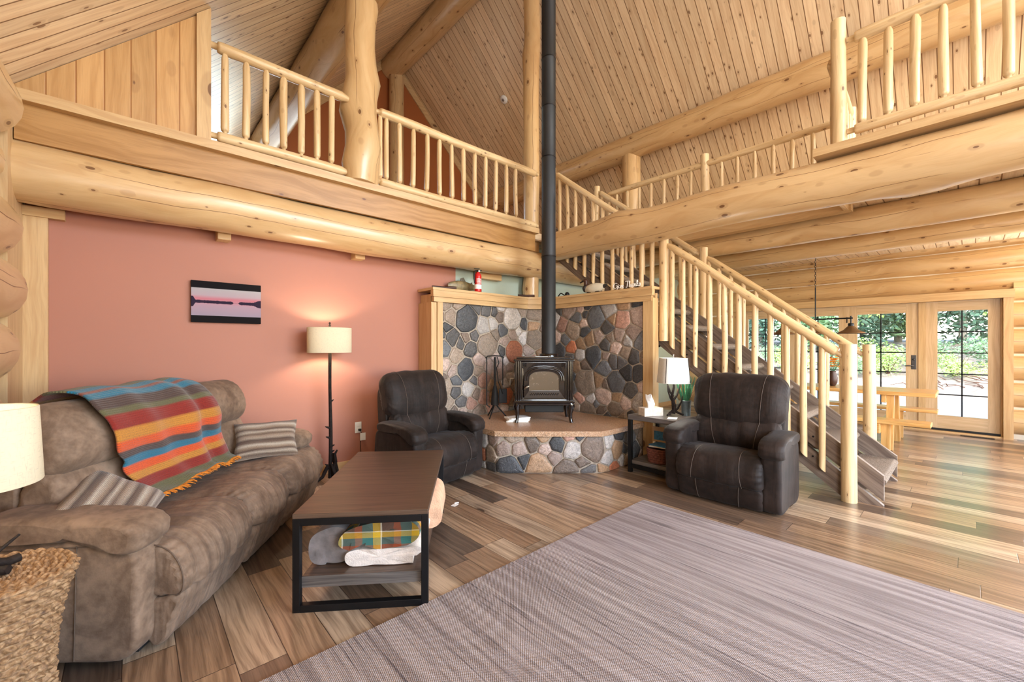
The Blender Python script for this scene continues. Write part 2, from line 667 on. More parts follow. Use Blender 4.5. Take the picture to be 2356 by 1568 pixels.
def stove_glass():
    g = G('stove_glass')
    n = g.noise(g.obj(), 30, 4)
    return g.out(g.mix(g.step(n, .6, .75), lin((92, 80, 66)), lin((120, 108, 94))), .12, Coat_Weight=.5)


M['sglass'] = stove_glass()


def stone_mat():
    g = G('fieldstone')
    at = g.new('ShaderNodeVertexColor', layer_name='Col').outputs[0]
    o = g.geo()
    n1 = g.noise(o, 38, 4, .65, .8)
    n2 = g.noise(o, 150, 2, .6)
    k = g.math('ADD', .45, g.math('ADD', g.math('MULTIPLY', g.step(n1, .3, .7), .6), g.math('MULTIPLY', n2, .55)))
    c = g.mix(1.0, at, g.xyz(k, k, k), 'MULTIPLY')
    sp = g.step(n2, .62, .7)
    c = g.mix(g.math('MULTIPLY', sp, .35), c, lin((205, 196, 186)))
    g.bump(g.math('ADD', n1, g.math('MULTIPLY', n2, .4)), .5, .012)
    return g.out(c, .42)


M['stone'] = stone_mat()
M['mortar'] = flat('mortar', (156, 144, 130), .85, var=.15, vs_=40, bump=.5, bs=90)


def granite():
    g = G('granite_slab')
    o = g.geo()
    v = g.vor(o, 160, 'F1', 1)
    r_, _, _ = g.sep(v)
    c = g.ramp(r_, [(0, lin((96, 78, 64))), (.25, lin((170, 134, 104))), (.55, lin((196, 160, 128))), (.8, lin((214, 196, 176))), (1, lin((120, 100, 84)))], 'CONSTANT')
    c = g.mix(g.noise(o, 6, 2), c, lin((178, 140, 108)))
    return g.out(c, .32)


M['granite'] = granite()


def carpet():
    g = G('tread_carpet')
    n = g.noise(g.geo(), 260, 2)
    g.bump(n, .7, .006)
    return g.out(g.mix(g.step(n, .38, .62), lin((84, 72, 62)), lin((156, 140, 124))), .95)


M['carpet'] = carpet()


def rug():
    g = G('rug_weave')
    x, y, _ = g.sep(g.uv())        # u along the stripes
    a = g.noise(g.xyz(g.math('MULTIPLY', x, .9), g.math('MULTIPLY', y, 26.0), 0.0), 1.0, 3, .6)
    b = g.noise(g.xyz(g.math('MULTIPLY', x, 2.2), g.math('MULTIPLY', y, 90.0), 4.0), 1.0, 2, .6)
    big = g.noise(g.xyz(g.math('MULTIPLY', x, .6), g.math('MULTIPLY', y, 5.0), 9.0), 1.0, 2)
    c = g.mix(g.step(a, .36, .66), lin((164, 154, 152)), lin((126, 115, 113)))
    c = g.mix(g.math('MULTIPLY', g.step(b, .52, .66), g.step(big, .35, .62)), c, lin((86, 76, 78)))
    rib = g.math('SINE', g.math('MULTIPLY', y, 560.0))
    th = g.math('SINE', g.math('MULTIPLY', x, 520.0))
    wv = g.math('MULTIPLY', rib, th)
    c = g.mix(g.math('MULTIPLY', g.step(wv, -.2, .8), .22), c, lin((200, 190, 194)))
    g.bump(g.math('ADD', wv, g.math('MULTIPLY', b, 1.2)), .5, .004)
    return g.out(c, .95)


M['rug'] = rug()


def shade(name, c, emit):
    g = G(name)
    x, y, _ = g.sep(g.uv())
    w = g.noise(g.xyz(g.math('MULTIPLY', x, 260.0), g.math('MULTIPLY', y, 40.0), 0.0), 1.0, 2)
    w2 = g.noise(g.xyz(g.math('MULTIPLY', x, 40.0), g.math('MULTIPLY', y, 260.0), 3.0), 1.0, 2)
    f = g.step(g.math('MAXIMUM', w, w2), .55, .75)
    col = g.mix(g.math('MULTIPLY', f, .35), lin(c), lin(tuple(v * .72 for v in c)))
    d = g.new('ShaderNodeBsdfDiffuse')
    t = g.new('ShaderNodeBsdfTranslucent')
    g.put(d.inputs[0], col)
    g.put(t.inputs[0], col)
    mx = g.new('ShaderNodeMixShader')
    mx.inputs[0].default_value = emit
    g.t.links.new(d.outputs[0], mx.inputs[1])
    g.t.links.new(t.outputs[0], mx.inputs[2])
    g.t.links.new(mx.outputs[0], g.t.nodes['Material Output'].inputs[0])
    return g.m


M['shade'] = shade('linen_shade', (220, 208, 180), .08)
M['shadew'] = shade('white_shade', (232, 232, 228), .2)


def wicker():
    g = G('seagrass')
    n = g.noise(g.obj(), 75, 3, .6)
    n2 = g.noise(g.obj(), 9, 2)
    c = g.ramp(n, [(.25, lin((62, 42, 28))), (.45, lin((126, 96, 66))), (.6, lin((166, 134, 98))), (.8, lin((194, 168, 134)))])
    c = g.mix(g.math('MULTIPLY', n2, .35), c, lin((130, 98, 66)))
    return g.out(c, .7)


M['wicker'] = wicker()


def stripes(name, stops, rep=1.0, yarn=900.0, rough=.95, warm=0.0, mix=.2):
    """woven cloth striped along uv u (metres * rep)"""
    g = G(name)
    x, y, _ = g.sep(g.uv())
    wob = g.noise(g.xyz(g.math('MULTIPLY', x, 30.0), g.math('MULTIPLY', y, 3.0), 0.0), 1.0, 2)
    f = g.math('FRACT', g.math('ADD', g.math('MULTIPLY', x, rep), g.math('MULTIPLY', g.math('SUBTRACT', wob, .5), warm)))
    c = g.ramp(f, [(p, lin(k)) for p, k in stops], 'LINEAR')
    rib = g.math('SINE', g.math('MULTIPLY', x, yarn))
    n = g.noise(g.xyz(g.math('MULTIPLY', x, 320.0), g.math('MULTIPLY', y, 120.0), 0.0), 1.0, 2)
    c = g.mix(g.math('MULTIPLY', g.step(n, .45, .7), mix), c, (.01, .008, .006, 1))
    g.bump(g.math('ADD', rib, n), .45, .004)
    return g.out(c, rough, Sheen_Weight=.2)


TEAL, RUST, BRN, OLV, RED, ORG, GLD = (24, 104, 130), (128, 66, 42), (70, 52, 46), (92, 88, 58), (130, 30, 18), (204, 78, 26), (184, 122, 42)
seq = [(TEAL, .055), (RUST, .03), (TEAL, .06), (BRN, .085), (OLV, .045), (RED, .1), (GLD, .075), (ORG, .065), (BRN, .065), (TEAL, .075), (ORG, .07), (GLD, .06), (RED, .085), (OLV, .13)]
tot = sum(w for _, w in seq)
st, acc = [], 0.0
for c, w in seq:
    st += [(acc / tot + .008, c), ((acc + w) / tot - .008, c)]
    acc += w
M['serape'] = stripes('striped_blanket', st, 1.0, 420.0, warm=.012, mix=.42)
M['fringe'] = flat('orange_fringe', (214, 132, 44), .95, var=.2, vs_=60)
pst = [(0, (150, 130, 112)), (.1, (104, 82, 66)), (.2, (176, 162, 146)), (.32, (86, 66, 54)), (.42, (142, 122, 104)), (.55, (184, 172, 156)), (.68, (108, 88, 74)), (.8, (80, 62, 52)), (.9, (160, 144, 128)), (1, (150, 130, 112))]
M['pillow'] = stripes('pillow_stripes', pst, 6.0, 1100.0, warm=.12, mix=.3)


def plaid():
    g = G('plaid_flannel')
    x, y, _ = g.sep(g.uv())
    fx = g.math('FRACT', g.math('MULTIPLY', x, 7.0))
    fy = g.math('FRACT', g.math('MULTIPLY', y, 7.0))
    st_ = [(0, lin((52, 104, 100))), (.26, lin((52, 104, 100))), (.27, lin((196, 160, 40))), (.46, lin((196, 160, 40))), (.47, lin((214, 206, 186))), (.5, lin((214, 206, 186))),
           (.51, lin((84, 62, 50))), (.8, lin((84, 62, 50))), (.81, lin((150, 72, 40))), (1, lin((150, 72, 40)))]
    c = g.mix(.5, g.ramp(fx, st_, 'CONSTANT'), g.ramp(fy, st_, 'CONSTANT'))
    g.bump(g.noise(g.obj(), 200, 2), .3, .003)
    return g.out(c, .95)


M['plaid'] = plaid()
M['fleece'] = flat('white_fleece', (222, 212, 204), .95, var=.08, vs_=30, bump=.6, bs=120, Sheen_Weight=.3)
M['peach'] = flat('peach_fleece', (224, 178, 146), .95, var=.1, vs_=30, bump=.6, bs=120)
M['greyfleece'] = flat('grey_fleece', (122, 114, 112), .9, var=.28, vs_=14, bump=.3, bs=80, Sheen_Weight=.4)


def lake():
    """a lake at dusk: pale pink sky, dark shore line, its mirror, black bars above and below (uv 0..1)"""
    g = G('lake_photograph')
    x, y, _ = g.sep(g.uv())
    sky_ = g.ramp(y, [(.17, lin((146, 134, 150))), (.42, lin((162, 136, 150))), (.5, lin((176, 122, 134))), (.58, lin((180, 112, 124))), (.66, lin((166, 150, 158))), (.82, lin((160, 156, 160)))])
    px_ = g.math('SUBTRACT', x, .62)
    gapf = g.step(g.math('ABSOLUTE', px_), .03, .06)
    hgt = g.math('MULTIPLY', gapf, g.math('ADD', .012, g.math('MULTIPLY', g.noise(g.xyz(g.math('MULTIPLY', x, 16.0), 0.0, 0.0), 1.0, 3, .7), .045)))
    hgt = g.math('ADD', hgt, g.math('MULTIPLY', g.step(x, .86, .98), .06))
    hgt = g.math('ADD', hgt, g.math('MULTIPLY', g.math('SUBTRACT', 1.0, g.step(x, .02, .06)), .09))
    dd = g.math('SUBTRACT', g.math('ABSOLUTE', g.math('SUBTRACT', y, .5)), hgt)
    c = g.mix(g.step(dd, -.004, .006), lin((44, 34, 52)), sky_)
    bar = g.math('MULTIPLY', g.math('GREATER_THAN', y, .165), g.math('LESS_THAN', y, .83))
    c = g.mix(bar, lin((20, 18, 20)), c)
    return g.out(c, .8, Specular_IOR_Level=.12)


M['lake'] = lake()
M['canvas'] = flat('canvas_edge', (26, 24, 26), .85, Specular_IOR_Level=.15)
M['red'] = flat('extinguisher_red', (196, 28, 30), .28)
M['paper'] = flat('white_paper', (236, 234, 230), .7)
M['tissue'] = flat('tissue', (244, 244, 244), .8)
M['marble'] = flat('tissue_box_card', (206, 196, 184), .6, var=.12, vs_=40)
M['fish'] = flat('fish_skin', (122, 108, 74), .4, var=.35, vs_=22)
M['finm'] = flat('fish_fin', (92, 84, 62), .5, var=.2)
M['knife'] = flat('sheath_leather', (62, 36, 28), .55, var=.25)
M['duckh'] = flat('decoy_brown', (66, 40, 30), .45)
M['duckb'] = flat('decoy_cream', (216, 208, 188), .5, var=.06)
M['duckk'] = flat('decoy_black', (34, 30, 28), .5)
M['teal'] = flat('green_glass', (132, 186, 160), .12, var=.2, vs_=14, Transmission_Weight=.45)
M['reed'] = flat('green_reed', (56, 120, 84), .5, var=.3, vs_=30)
M['galv'] = flat('galvanised_pot', (120, 134, 138), .4, .5, var=.15, vs_=30)
M['twig'] = flat('dry_twig', (150, 112, 66), .8)
M['basket'] = flat('red_brown_basket', (104, 58, 46), .7, var=.4, vs_=90, bump=.8, bs=110)
M['bluep'] = flat('blue_print', (52, 118, 164), .5, var=.3, vs_=40)
M['card'] = flat('kraft_card', (190, 160, 126), .8)
M['flower'] = flat('orange_flower', (226, 142, 40), .7, var=.25, vs_=40)
M['leafa'] = flat('leaf_bright', (166, 192, 104), .6, var=.35, vs_=2, Transmission_Weight=.0)
M['leafb'] = flat('leaf_mid', (130, 162, 116), .6, var=.35, vs_=2)
M['leafc'] = flat('leaf_dark', (86, 116, 94), .6, var=.35, vs_=2)
M['trunk'] = flat('tree_bark', (150, 140, 126), .9, var=.2, vs_=9, bump=.4, bs=30)
M['pave'] = flat('driveway_gravel', (128, 128, 130), .9, var=.1, vs_=3, bump=.3, bs=40)
M['bank'] = flat('leaf_litter', (138, 122, 106), .95, var=.3, vs_=2.2, bump=.5, bs=14)
M['brush'] = flat('dead_brush', (92, 62, 46), .9, var=.3)
M['bronze'] = flat('bronze_shade', (120, 92, 64), .35, .6, var=.12)
M['brass'] = flat('pewter_lever', (146, 140, 128), .3, .9)
M['pewter'] = flat('dark_pewter', (84, 84, 86), .4, .7)
M['fabric_box'] = flat('grey_bin', (140, 138, 140), .8, var=.1)
M['persian'] = flat('loft_rug', (110, 96, 96), .95, var=.5, vs_=30)
M['house'] = flat('roof_outer', (90, 84, 80), .9)

# ------------------------------------------------------------------ the setting
RIDX, RIDZ = 4.43, 8.03           # ridge line
YF, YG, YP = -4.0, 9.0, 4.55      # front gable, far gable, pink wall


def roof(x):
    return RIDZ - abs(x - RIDX)


def xz(poly, y0, y1, grain='v', M=None):
    """wall piece: polygon in x-z, thickness y0..y1; uv u along the grain"""
    mb = MB()
    n = len(poly)
    vs_ = [(p[0], y0, p[1]) for p in poly] + [(p[0], y1, p[1]) for p in poly]
    fs = [tuple(range(n)), tuple(range(2 * n - 1, n - 1, -1))] + [(i, n + i, n + (i + 1) % n, (i + 1) % n) for i in range(n)]
    uv = [[((vs_[k][2], vs_[k][0]) if grain == 'v' else (vs_[k][0], vs_[k][2])) for k in f] for f in fs]
    return mb.add(vs_, fs, uv)


fl = MB().box((-1.0, -4.2, -.12), (9.75, 9.2, 0), grain=1)
struct(fl.build('floor', M['floor']))


def slope(name, xa, xb, side):
    mb = MB()
    y0, y1 = -4.3, 9.25
    za, zb = roof(xa), roof(xb)
    L = math.hypot(xb - xa, zb - za)
    vs_ = [(xa, y0, za), (xb, y0, zb), (xb, y1, zb), (xa, y1, za)]
    vs_ += [(p[0], p[1], p[2] + .3) for p in vs_]
    f0 = (0, 3, 2, 1) if side < 0 else (0, 1, 2, 3)
    uv0 = {0: (0, y0), 1: (L, y0), 2: (L, y1), 3: (0, y1)}
    fs = [f0, (4, 5, 6, 7), (0, 1, 5, 4), (1, 2, 6, 5), (2, 3, 7, 6), (3, 0, 4, 7)]
    uv = [[uv0[k % 4] for k in f] for f in fs]
    mb.add(vs_, fs, uv)
    return struct(mb.build(name, M['ceil']))


slope('ceiling_left', -1.0, RIDX, -1)
slope('ceiling_right', RIDX, 9.9, 1)

# left log wall (we look along it) and its plain continuation under the loft
wl = MB()
z = .06
k = 0
rr = [.19, .2, .185, .2, .19, .2, .185, .195]
for k in range(8):
    wl.log((-1.0 + .03 * math.sin(k * 2.1), -4.0, .19 + k * .375), (-.70 + .04 * math.sin(k * 1.7 + 1), 3.9 + .05 * math.sin(k * 3.0), .19 + k * .375), rr[k], rr[k] * 1.05, seed=k + 3, seg=20, step=.4, wob=.02)
wlo = struct(wl.build('wall_left', M['log']))
struct(MB().box((-1.1, -4.0, 0), (-.85, 9.0, 3.1)).build('chinking', M['chink'], wlo))
struct(MB().box((-.75, 4.02, 0), (-.565, 4.66, 3.05)).build('corner_board', M['trim'], wlo))

pk = struct(MB().box((-.56, YP, 0), (3.15, YP + .1, 2.9)).build('wall_back', M['pink']))
struct(MB().box((3.15, YP, 0), (9.4, YP + .1, 2.9)).build('wall_hall', M['green']))
struct(MB().box((-.565, 4.50, 0), (-.445, YP, 2.34)).box((-.565, 4.485, 2.27), (-.36, YP, 2.34)).build('trim_1', M['trim']))
struct(MB().box((-.44, YP - .018, 0), (2.6, YP, .10)).build('baseboard_back', M['trim']))
struct(MB().box((4.9, YP - .018, 0), (9.25, YP, .10)).build('baseboard_hall', M['trim']))

# far gable of the loft, rust painted, with its rake boards
gw = MB()
for poly in ([(-.6, 2.9), (1.2, 2.9), (1.2, roof(1.2)), (-.6, roof(-.6))], [(1.2, 2.9), (3.3, 2.9), (3.3, 3.5), (1.2, 3.5)], [(1.2, 4.95), (3.3, 4.95), (3.3, roof(3.3)), (1.2, roof(1.2))],
             [(3.3, 2.9), (9.4, 2.9), (9.4, roof(9.4)), (RIDX, RIDZ), (3.3, roof(3.3))]):
    q = xz(poly, YG, YG + .1)
    gw.add(q.v, q.f, q.uv)
struct(gw.build('wall_gable', M['rust']))
w2 = struct(MB().box((1.2, YG - .02, 3.5), (1.28, YG + .06, 4.95)).box((3.22, YG - .02, 3.5), (3.3, YG + .06, 4.95)).box((1.28, YG - .02, 4.87), (3.22, YG + .06, 4.95)).box((1.28, YG - .02, 3.5), (3.22, YG + .06, 3.58)).build('window_2', M['doorw']))
struct(MB().box((1.28, YG + .02, 3.58), (3.22, YG + .026, 4.87)).build('pane', M['glass'], w2))
rk = MB()
for s in (-1, 1):
    xe = RIDX + s * 4.9
    A = [(xe, roof(xe)), (xe, roof(xe) - .2), (RIDX, RIDZ - .2), (RIDX, RIDZ)]
    n0 = xz(A if s < 0 else A[::-1], YG - .03, YG, 'h')
    rk.v_off = 0
    rk.add(n0.v, n0.f, n0.uv)
struct(rk.build('trim_2', M['trim']))

# loft floor: three slabs around the stair opening
struct(MB().box((-.56, 4.2, 2.86), (9.4, 9.0, 2.97), grain=0).build('floor_loft_back', M['ceil']))
struct(MB().box((4.5, -4.0, 2.88), (9.4, .87, 2.97), grain=0).build('floor_loft_front', M['ceil']))
struct(MB().box((5.8, .87, 2.88), (9.4, 4.2, 2.97), grain=0).build('floor_loft_side', M['ceil']))
struct(MB().box((5.68, .85, 2.80), (5.8, 4.2, 2.99)).box((4.5, .87, 2.80), (5.68, .91, 2.99)).build('trim_3', M['trim']))

# knee wall of upright boards left of the loft railing
kw = xz([(-.56, 3.0), (.385, 3.0), (.385, roof(.385) - .005), (-.56, roof(-.56) - .005)], 4.155, 4.20)
struct(kw.build('wall_knee', M['knee']))
struct(xz([(.385, 3.0), (.478, 3.0), (.478, roof(.478) - .005), (.385, roof(.385) - .005)], 4.125, 4.24).build('trim_4', M['trim']))
struct(MB().box((-.56, 4.10, 2.93), (4.27, 4.26, 3.0)).build('trim_5', M['trim']))
struct(MB().box((-.56, 4.165, 2.69), (4.25, 4.2, 2.93)).build('trim_6', M['beamboard']))
struct(MB().box((4.27, -4.0, 2.945), (4.5, .893, 3.01)).build('trim_7', M['trim']))

# log wall with the patio doors
wr_ = MB()
for k in range(8):
    zc = .25 + k * .385
    if zc < 2.2:
        wr_.log((9.52, -4.0, zc), (9.52, -.43, zc), .215, seed=40 + k, seg=20, step=.4, wob=.012)
        wr_.log((9.52, 3.3, zc), (9.52, 4.56, zc), .215, seed=60 + k, seg=20, step=.4, wob=.012)
for k, zc in enumerate((2.31, 2.63, 2.95)):
    wr_.log((9.5, -4.0, zc), (9.5, 4.56, zc), .185, seed=80 + k, seg=20, step=.4, wob=.015)
wro = struct(wr_.build('wall_right', M['log']))
struct(MB().box((9.4, -4.0, 0), (9.6, -.43, 3.1)).box((9.4, 3.3, 0), (9.6, 9.0, 3.1)).box((9.4, -.43, 2.03), (9.6, 3.3, 3.1)).build('chinking', M['chink'], wro))

# front gable behind the camera: two bands of glazing
fr = MB()
for poly in ([(-.86, 0), (9.7, 0), (9.7, .5), (-.86, .5)], [(-.86, .5), (.3, .5), (.3, 2.8), (-.86, 2.8)], [(7.0, .5), (9.7, .5), (9.7, 2.8), (7.0, 2.8)],
             [(-.86, 2.8), (9.7, 2.8), (9.4, 3.3), (-.56, 3.3)], [(-.56, 3.3), (1.8, 3.3), (1.8, roof(1.8) + .1)], [(7.06, 3.3), (9.4, 3.3), (7.06, roof(7.06) + .1)],
             [(1.8, roof(1.8)), (7.06, roof(7.06)), (RIDX, RIDZ + .1)]):
    q = xz(poly, YF - .12, YF)
    fr.add(q.v, q.f, q.uv)
struct(fr.build('wall_front', M['trim']))
wf_ = MB()
for x in (.3, 2.5, 4.7, 6.9):
    wf_.box((x, YF - .1, .5), (x + .09, YF - .02, 2.8))
for x in (1.8, 3.5, 5.27, 6.97):
    wf_.box((x, YF - .1, 3.3), (x + .09, YF - .02, 5.5))
w1 = struct(wf_.build('window_1', M['doorw']))

# patio doors
leaves = [(-.315, .465, -.19, .335), (.55, 1.4675, .70, 1.32), (1.4675, 2.3475, 1.58, 2.2), (2.3475, 3.2, 2.45, 3.07)]
for i, (a, b, ga, gb) in enumerate(leaves):
    g0, g1 = .255, 1.885
    m_ = MB()
    X0, X1 = 9.40, 9.45
    m_.box((X0, a, .05), (X1, ga, 2.03)).box((X0, gb, .05), (X1, b, 2.03))
    m_.box((X0, ga, .05), (X1, gb, g0), grain=1).box((X0, ga, g1), (X1, gb, 2.03), grain=1)
    d = struct(m_.build('door_%d' % (i + 1), M['doorw']))
    mu = MB()
    yc = (ga + gb) / 2
    mu.box((X0 + .012, yc - .0085, g0), (X0 + .03, yc + .0085, g1))
    for q in range(1, 5):
        zq = g0 + (g1 - g0) * q / 5
        mu.box((X0 + .012, ga, zq - .0085), (X0 + .03, gb, zq + .0085))
    struct(mu.build('muntin', M['black'], d))
    struct(MB().box((X0 + .018, ga, g0), (X0 + .024, gb, g1)).build('pane', M['glass'], d))
    if i == 1:
        h = MB()
        h.box((X0 - .008, .575, .96), (X0, .635, 1.19), bev=.01)
        h.tube([(X0 - .03, .605, 1.02), (X0 - .045, .605, 1.02), (X0 - .045, .66, 1.02), (X0 - .045, .71, 1.015)], .009, 8)
        h.lathe([(.001, 0), (.014, .0), (.014, .012), (.001, .013)], 12, (0, 0, 0), M=Matrix.Translation((X0 - .008, .605, 1.12)) @ Matrix.Rotation(R(-90), 4, 'Y'))
        struct(h.build('handle', M['pewter'], d))
        hb = MB()
        for zz in (.35, 1.75):
            hb.tube([(X0 - .004, 1.462, zz), (X0 - .004, 1.462, zz + .1)], .008, 8)
        struct(hb.build('hinge', M['black'], d))
t8 = MB()
t8.box((9.22, -.44, 2.035), (9.42, 3.4, 2.155), grain=1)
struct(t8.build('trim_8', M['trim']))
t9 = MB()
t9.box((9.27, -.43, 0), (9.40, -.335, 2.035)).box((9.36, -.335, .02), (9.47, -.315, 2.035)).box((9.38, .465, .05), (9.47, .55, 2.035)).box((9.27, 3.2, 0), (9.47, 3.32, 2.035))
struct(t9.build('trim_9', M['trim']))
struct(MB().box((9.30, -.34, 0), (9.5, 3.2, .022), grain=1).build('trim_10', M['trim']))
struct(MB().box((9.36, -.315, .022), (9.47, 3.2, .05), grain=1).build('trim_11', M['dark']))

# ------------------------------------------------------------------ log frame of the house


def post(name, p0, p1, r0, r1, seed, label, knots=0, wob=.03, mat='log', cat='post'):
    return tag(MB().log(p0, p1, r0, r1, seed=seed, seg=22, step=.18, wob=wob, knots=knots).build(name, M[mat]), label, cat)


post('log_beam', (-.60, 4.315, 2.515), (6.6, 4.315, 2.525), .205, .19, 5, 'long golden log beam lying under the left loft fascia above the pink wall', 5, .022, cat='beam')
post('log_beam', (4.45, 3.93, 2.755), (4.45, -4.0, 2.745), .195, .2, 9, 'big golden log beam carrying the right loft railing, starting behind the stovepipe', 3, .022, cat='beam')
post('log_beam', (6.02, 4.3, 2.74), (6.02, -4.0, 2.74), .15, .16, 12, 'log beam under the right loft ceiling, next behind the big railing beam', 2, .015, cat='beam')
post('log_beam', (7.42, 4.4, 2.76), (7.42, -4.0, 2.76), .13, .14, 15, 'log beam over the dining table that the pendant light hangs from', 2, .015, cat='beam')
post('ridge_log', (RIDX, 8.99, 7.72), (RIDX, -3.9, 7.72), .26, .26, 19, 'thick pale log beam along the top of the roof ridge', 0, .015, cat='beam')
post('purlin_log', (1.84, 8.99, 5.12), (1.84, -3.9, 5.12), .22, .22, 23, 'grey-toned log purlin running up under the left roof slope behind the left loft railing', 0, .02, cat='beam')
post('purlin_log', (7.02, 8.99, 5.11), (7.02, -3.9, 5.11), .225, .225, 27, 'long golden log purlin crossing the right roof slope above the stairs', 3, .025, cat='beam')
post('log_post', (1.75, 4.25, 3.0), (1.75, 4.25, 5.0), .155, .14, 31, 'knobbly golden log post between the two left loft railings', 14, .06)
post('log_post', (4.4, 4.39, 0), (4.4, 4.39, 7.5), .11, .12, 35, 'slim tall log post right beside the black stovepipe', 4, .03)
post('log_post', (4.5, 8.86, 2.97), (4.5, 8.86, 7.5), .165, .165, 39, 'short shaded log post against the rust gable wall under the ridge', 0, .02)
post('log_post', (7.03, 4.33, 2.97), (7.03, 4.33, 5.0), .18, .165, 43, 'stout log post under the right purlin behind the far loft railing', 2, .03)
for i, (x, sz) in enumerate(((.608, .05), (1.825, .055))):
    b = MB().box((x - sz, 4.42, 2.28), (x + sz, YP, 2.40), bev=.006).build('wood_block', M['trim'])
    tag(b, ['small wooden block under the log beam above the lake picture', 'small wooden block under the log beam above the left recliner'][i], 'block')

tag(MB().box((3.44, 4.44, 2.255), (3.86, YP, 2.40), bev=.006).build('wood_block', M['trim']), 'long wooden block under the log beam on the sage wall beside the extinguisher', 'block')


def ceiling_spot(u, n, name, label):
    """round white disc lying on the roof plane"""
    M4 = Matrix.Translation(u) @ Vector((0, 0, -1)).rotation_difference(Vector(n)).to_matrix().to_4x4()
    t = thing(name, label, 'smoke detector', u)
    t.matrix_world = M4
    MB().lathe([(.001, 0), (.088, 0), (.088, -.014), (.072, -.03), (.03, -.036), (.001, -.036)], 28).build('housing', M['white'], t)
    MB().lathe([(.03, -.036), (.028, -.044), (.001, -.045)], 20).build('sensor', M['steel'], t)
    return t


ceiling_spot((5.87, 6.68, roof(5.87) - .002), (-.707, 0, -.707), 'smoke_detector', 'round white smoke detector on the right roof slope beside the stovepipe')
ceiling_spot((2.38, 6.4, roof(2.38) - .002), (.707, 0, -.707), 'smoke_detector', 'white smoke detector on the left roof slope next to the knobbly log post')

# ------------------------------------------------------------------ railings


def railing(name, label, a, b, ztop, zbot, spots, rt=.042, rb=.042, rbal=.025, seed=1, posts=(), ext=0.0, tip=.05, group=None):
    """log railing from a to b (x, y); spots = fractions of the length for the balusters"""
    t = thing(name, label, 'railing', (a[0], a[1], 2.97), 0, group)
    d = Vector((b[0] - a[0], b[1] - a[1], 0))
    P = lambda f, z_: (d.x * f, d.y * f, z_ - 2.97)
    MB().log(P(0, ztop), P(1, ztop), rt, seed=seed, seg=14, step=.2, wob=.05, tenon=tip).build('top_rail', M['rail'], t)
    MB().log(P(0, zbot), P(1, zbot), rb, seed=seed + 1, seg=14, step=.2, wob=.05, tenon=tip).build('bottom_rail', M['rail'], t)
    for i, f in enumerate(spots):
        MB().log(P(f, zbot + rb * .6), P(f, ztop - rt * .6), rbal, rbal * random.Random(seed * 50 + i).uniform(.85, 1.1), seed=seed * 13 + i, seg=12, step=.10, wob=.10, tenon=.03, knots=1).build('baluster', M['rail'], t)
    for i, (f, r, z0, z1) in enumerate(posts):
        MB().log(P(f, z0), P(f, z1), r, r * .96, seed=seed * 7 + i, seg=16, step=.2, wob=.03).build('post', M['rail'], t)
    return t


def fx(us, x0, x1):
    """balusters measured along the left loft edge (x positions) as fractions"""
    return [(x - x0) / (x1 - x0) for x in us]


xsL = [.575, .725, .88, 1.022, 1.163, 1.296, 1.434]
railing('loft_railing', 'short log railing of the left loft between the board wall and the knobbly post', (.475, 4.17), (1.60, 4.17), 3.80, 3.07, fx(xsL, .475, 1.60), rt=.047, rb=.043, rbal=.029, seed=2)
xsM = [1.93, 2.0, 2.155, 2.325, 2.49, 2.665, 2.835, 3.01, 3.185, 3.35, 3.52, 3.70, 3.88]
railing('loft_railing', 'log railing of the left loft between the knobbly post and the stovepipe post', (1.875, 4.17), (4.30, 4.17), 3.79, 3.06, fx(xsM, 1.875, 4.30), rt=.047, rb=.043, rbal=.029, seed=4)
yb = [.576, .425, .276, .126, -.028, -.18, -.33, -.48, -.63, -.78]
railing('loft_railing', 'log railing of the right loft on the big beam, large at the upper right', (4.37, .68), (4.37, -.9), 3.865, 3.112, [(.68 - y) / 1.58 for y in yb], rt=.045, rb=.040, rbal=.030, seed=6,
        posts=[(-.035, .054, 3.01, 4.06)])
yl = [1.2 + .2 * i for i in range(14)]
far = [y for y in yl if abs(y - 2.43) > .09]
railing('loft_railing', 'long distant log railing along the far side of the stair opening', (5.74, .98), (5.74, 4.0), 3.80, 3.07, [(y - .98) / 3.02 for y in far], rt=.04, rb=.036, rbal=.024, seed=8,
        posts=[(.475, .055, 2.99, 3.93)])
rt_ = railing('loft_railing', 'short log railing seen end-on behind the corner post of the right loft', (4.46, .80), (5.70, .86), 3.80, 3.07, [.12 + .127 * i for i in range(7)], rt=.04, rb=.036, rbal=.025, seed=10,
              posts=[(1.03, .05, 2.99, 3.9)])

# ------------------------------------------------------------------ staircase (runs along y, two plank stringers each side)
SL = .775
RISE, RUN = .2285, .2285 / .775
st_ = thing('staircase', 'open log staircase with dark plank stringers and carpeted treads rising to the loft', 'staircase', (4.65, .48, 0))


def plank(x0, x1, za, zb, y1, name):
    """one stringer plank: lower and upper edge z at y=0 (local), both rise at SL; cut plumb at y=0 and at the floor"""
    lo = lambda y: za + SL * y
    hi = lambda y: zb + SL * y
    poly = []
    if za < 0:
        poly += [(max(0, (0 - zb) / SL), 0.0) if zb < 0 else (0, 0.0)]
        poly += [(-za / SL, 0.0)]
    else:
        poly += [(0, za)]
    poly += [(y1, lo(y1)), (y1, hi(y1))]
    if zb >= 0:
        poly += [(0, zb)]
    mb = MB()
    n = len(poly)
    vs_ = [(x0, p[0], p[1]) for p in poly] + [(x1, p[0], p[1]) for p in poly]
    fs = [tuple(range(n - 1, -1, -1)), tuple(range(n, 2 * n))] + [(i, (i + 1) % n, n + (i + 1) % n, n + i) for i in range(n)]
    c_, s_ = math.cos(math.atan(SL)), math.sin(math.atan(SL))
    uv = [[(vs_[k][1] * c_ + vs_[k][2] * s_, vs_[k][2] * c_ - vs_[k][1] * s_) for k in f] for f in fs]
    mb.add(vs_, fs, uv)
    return mb.build(name, M['string'], st_)


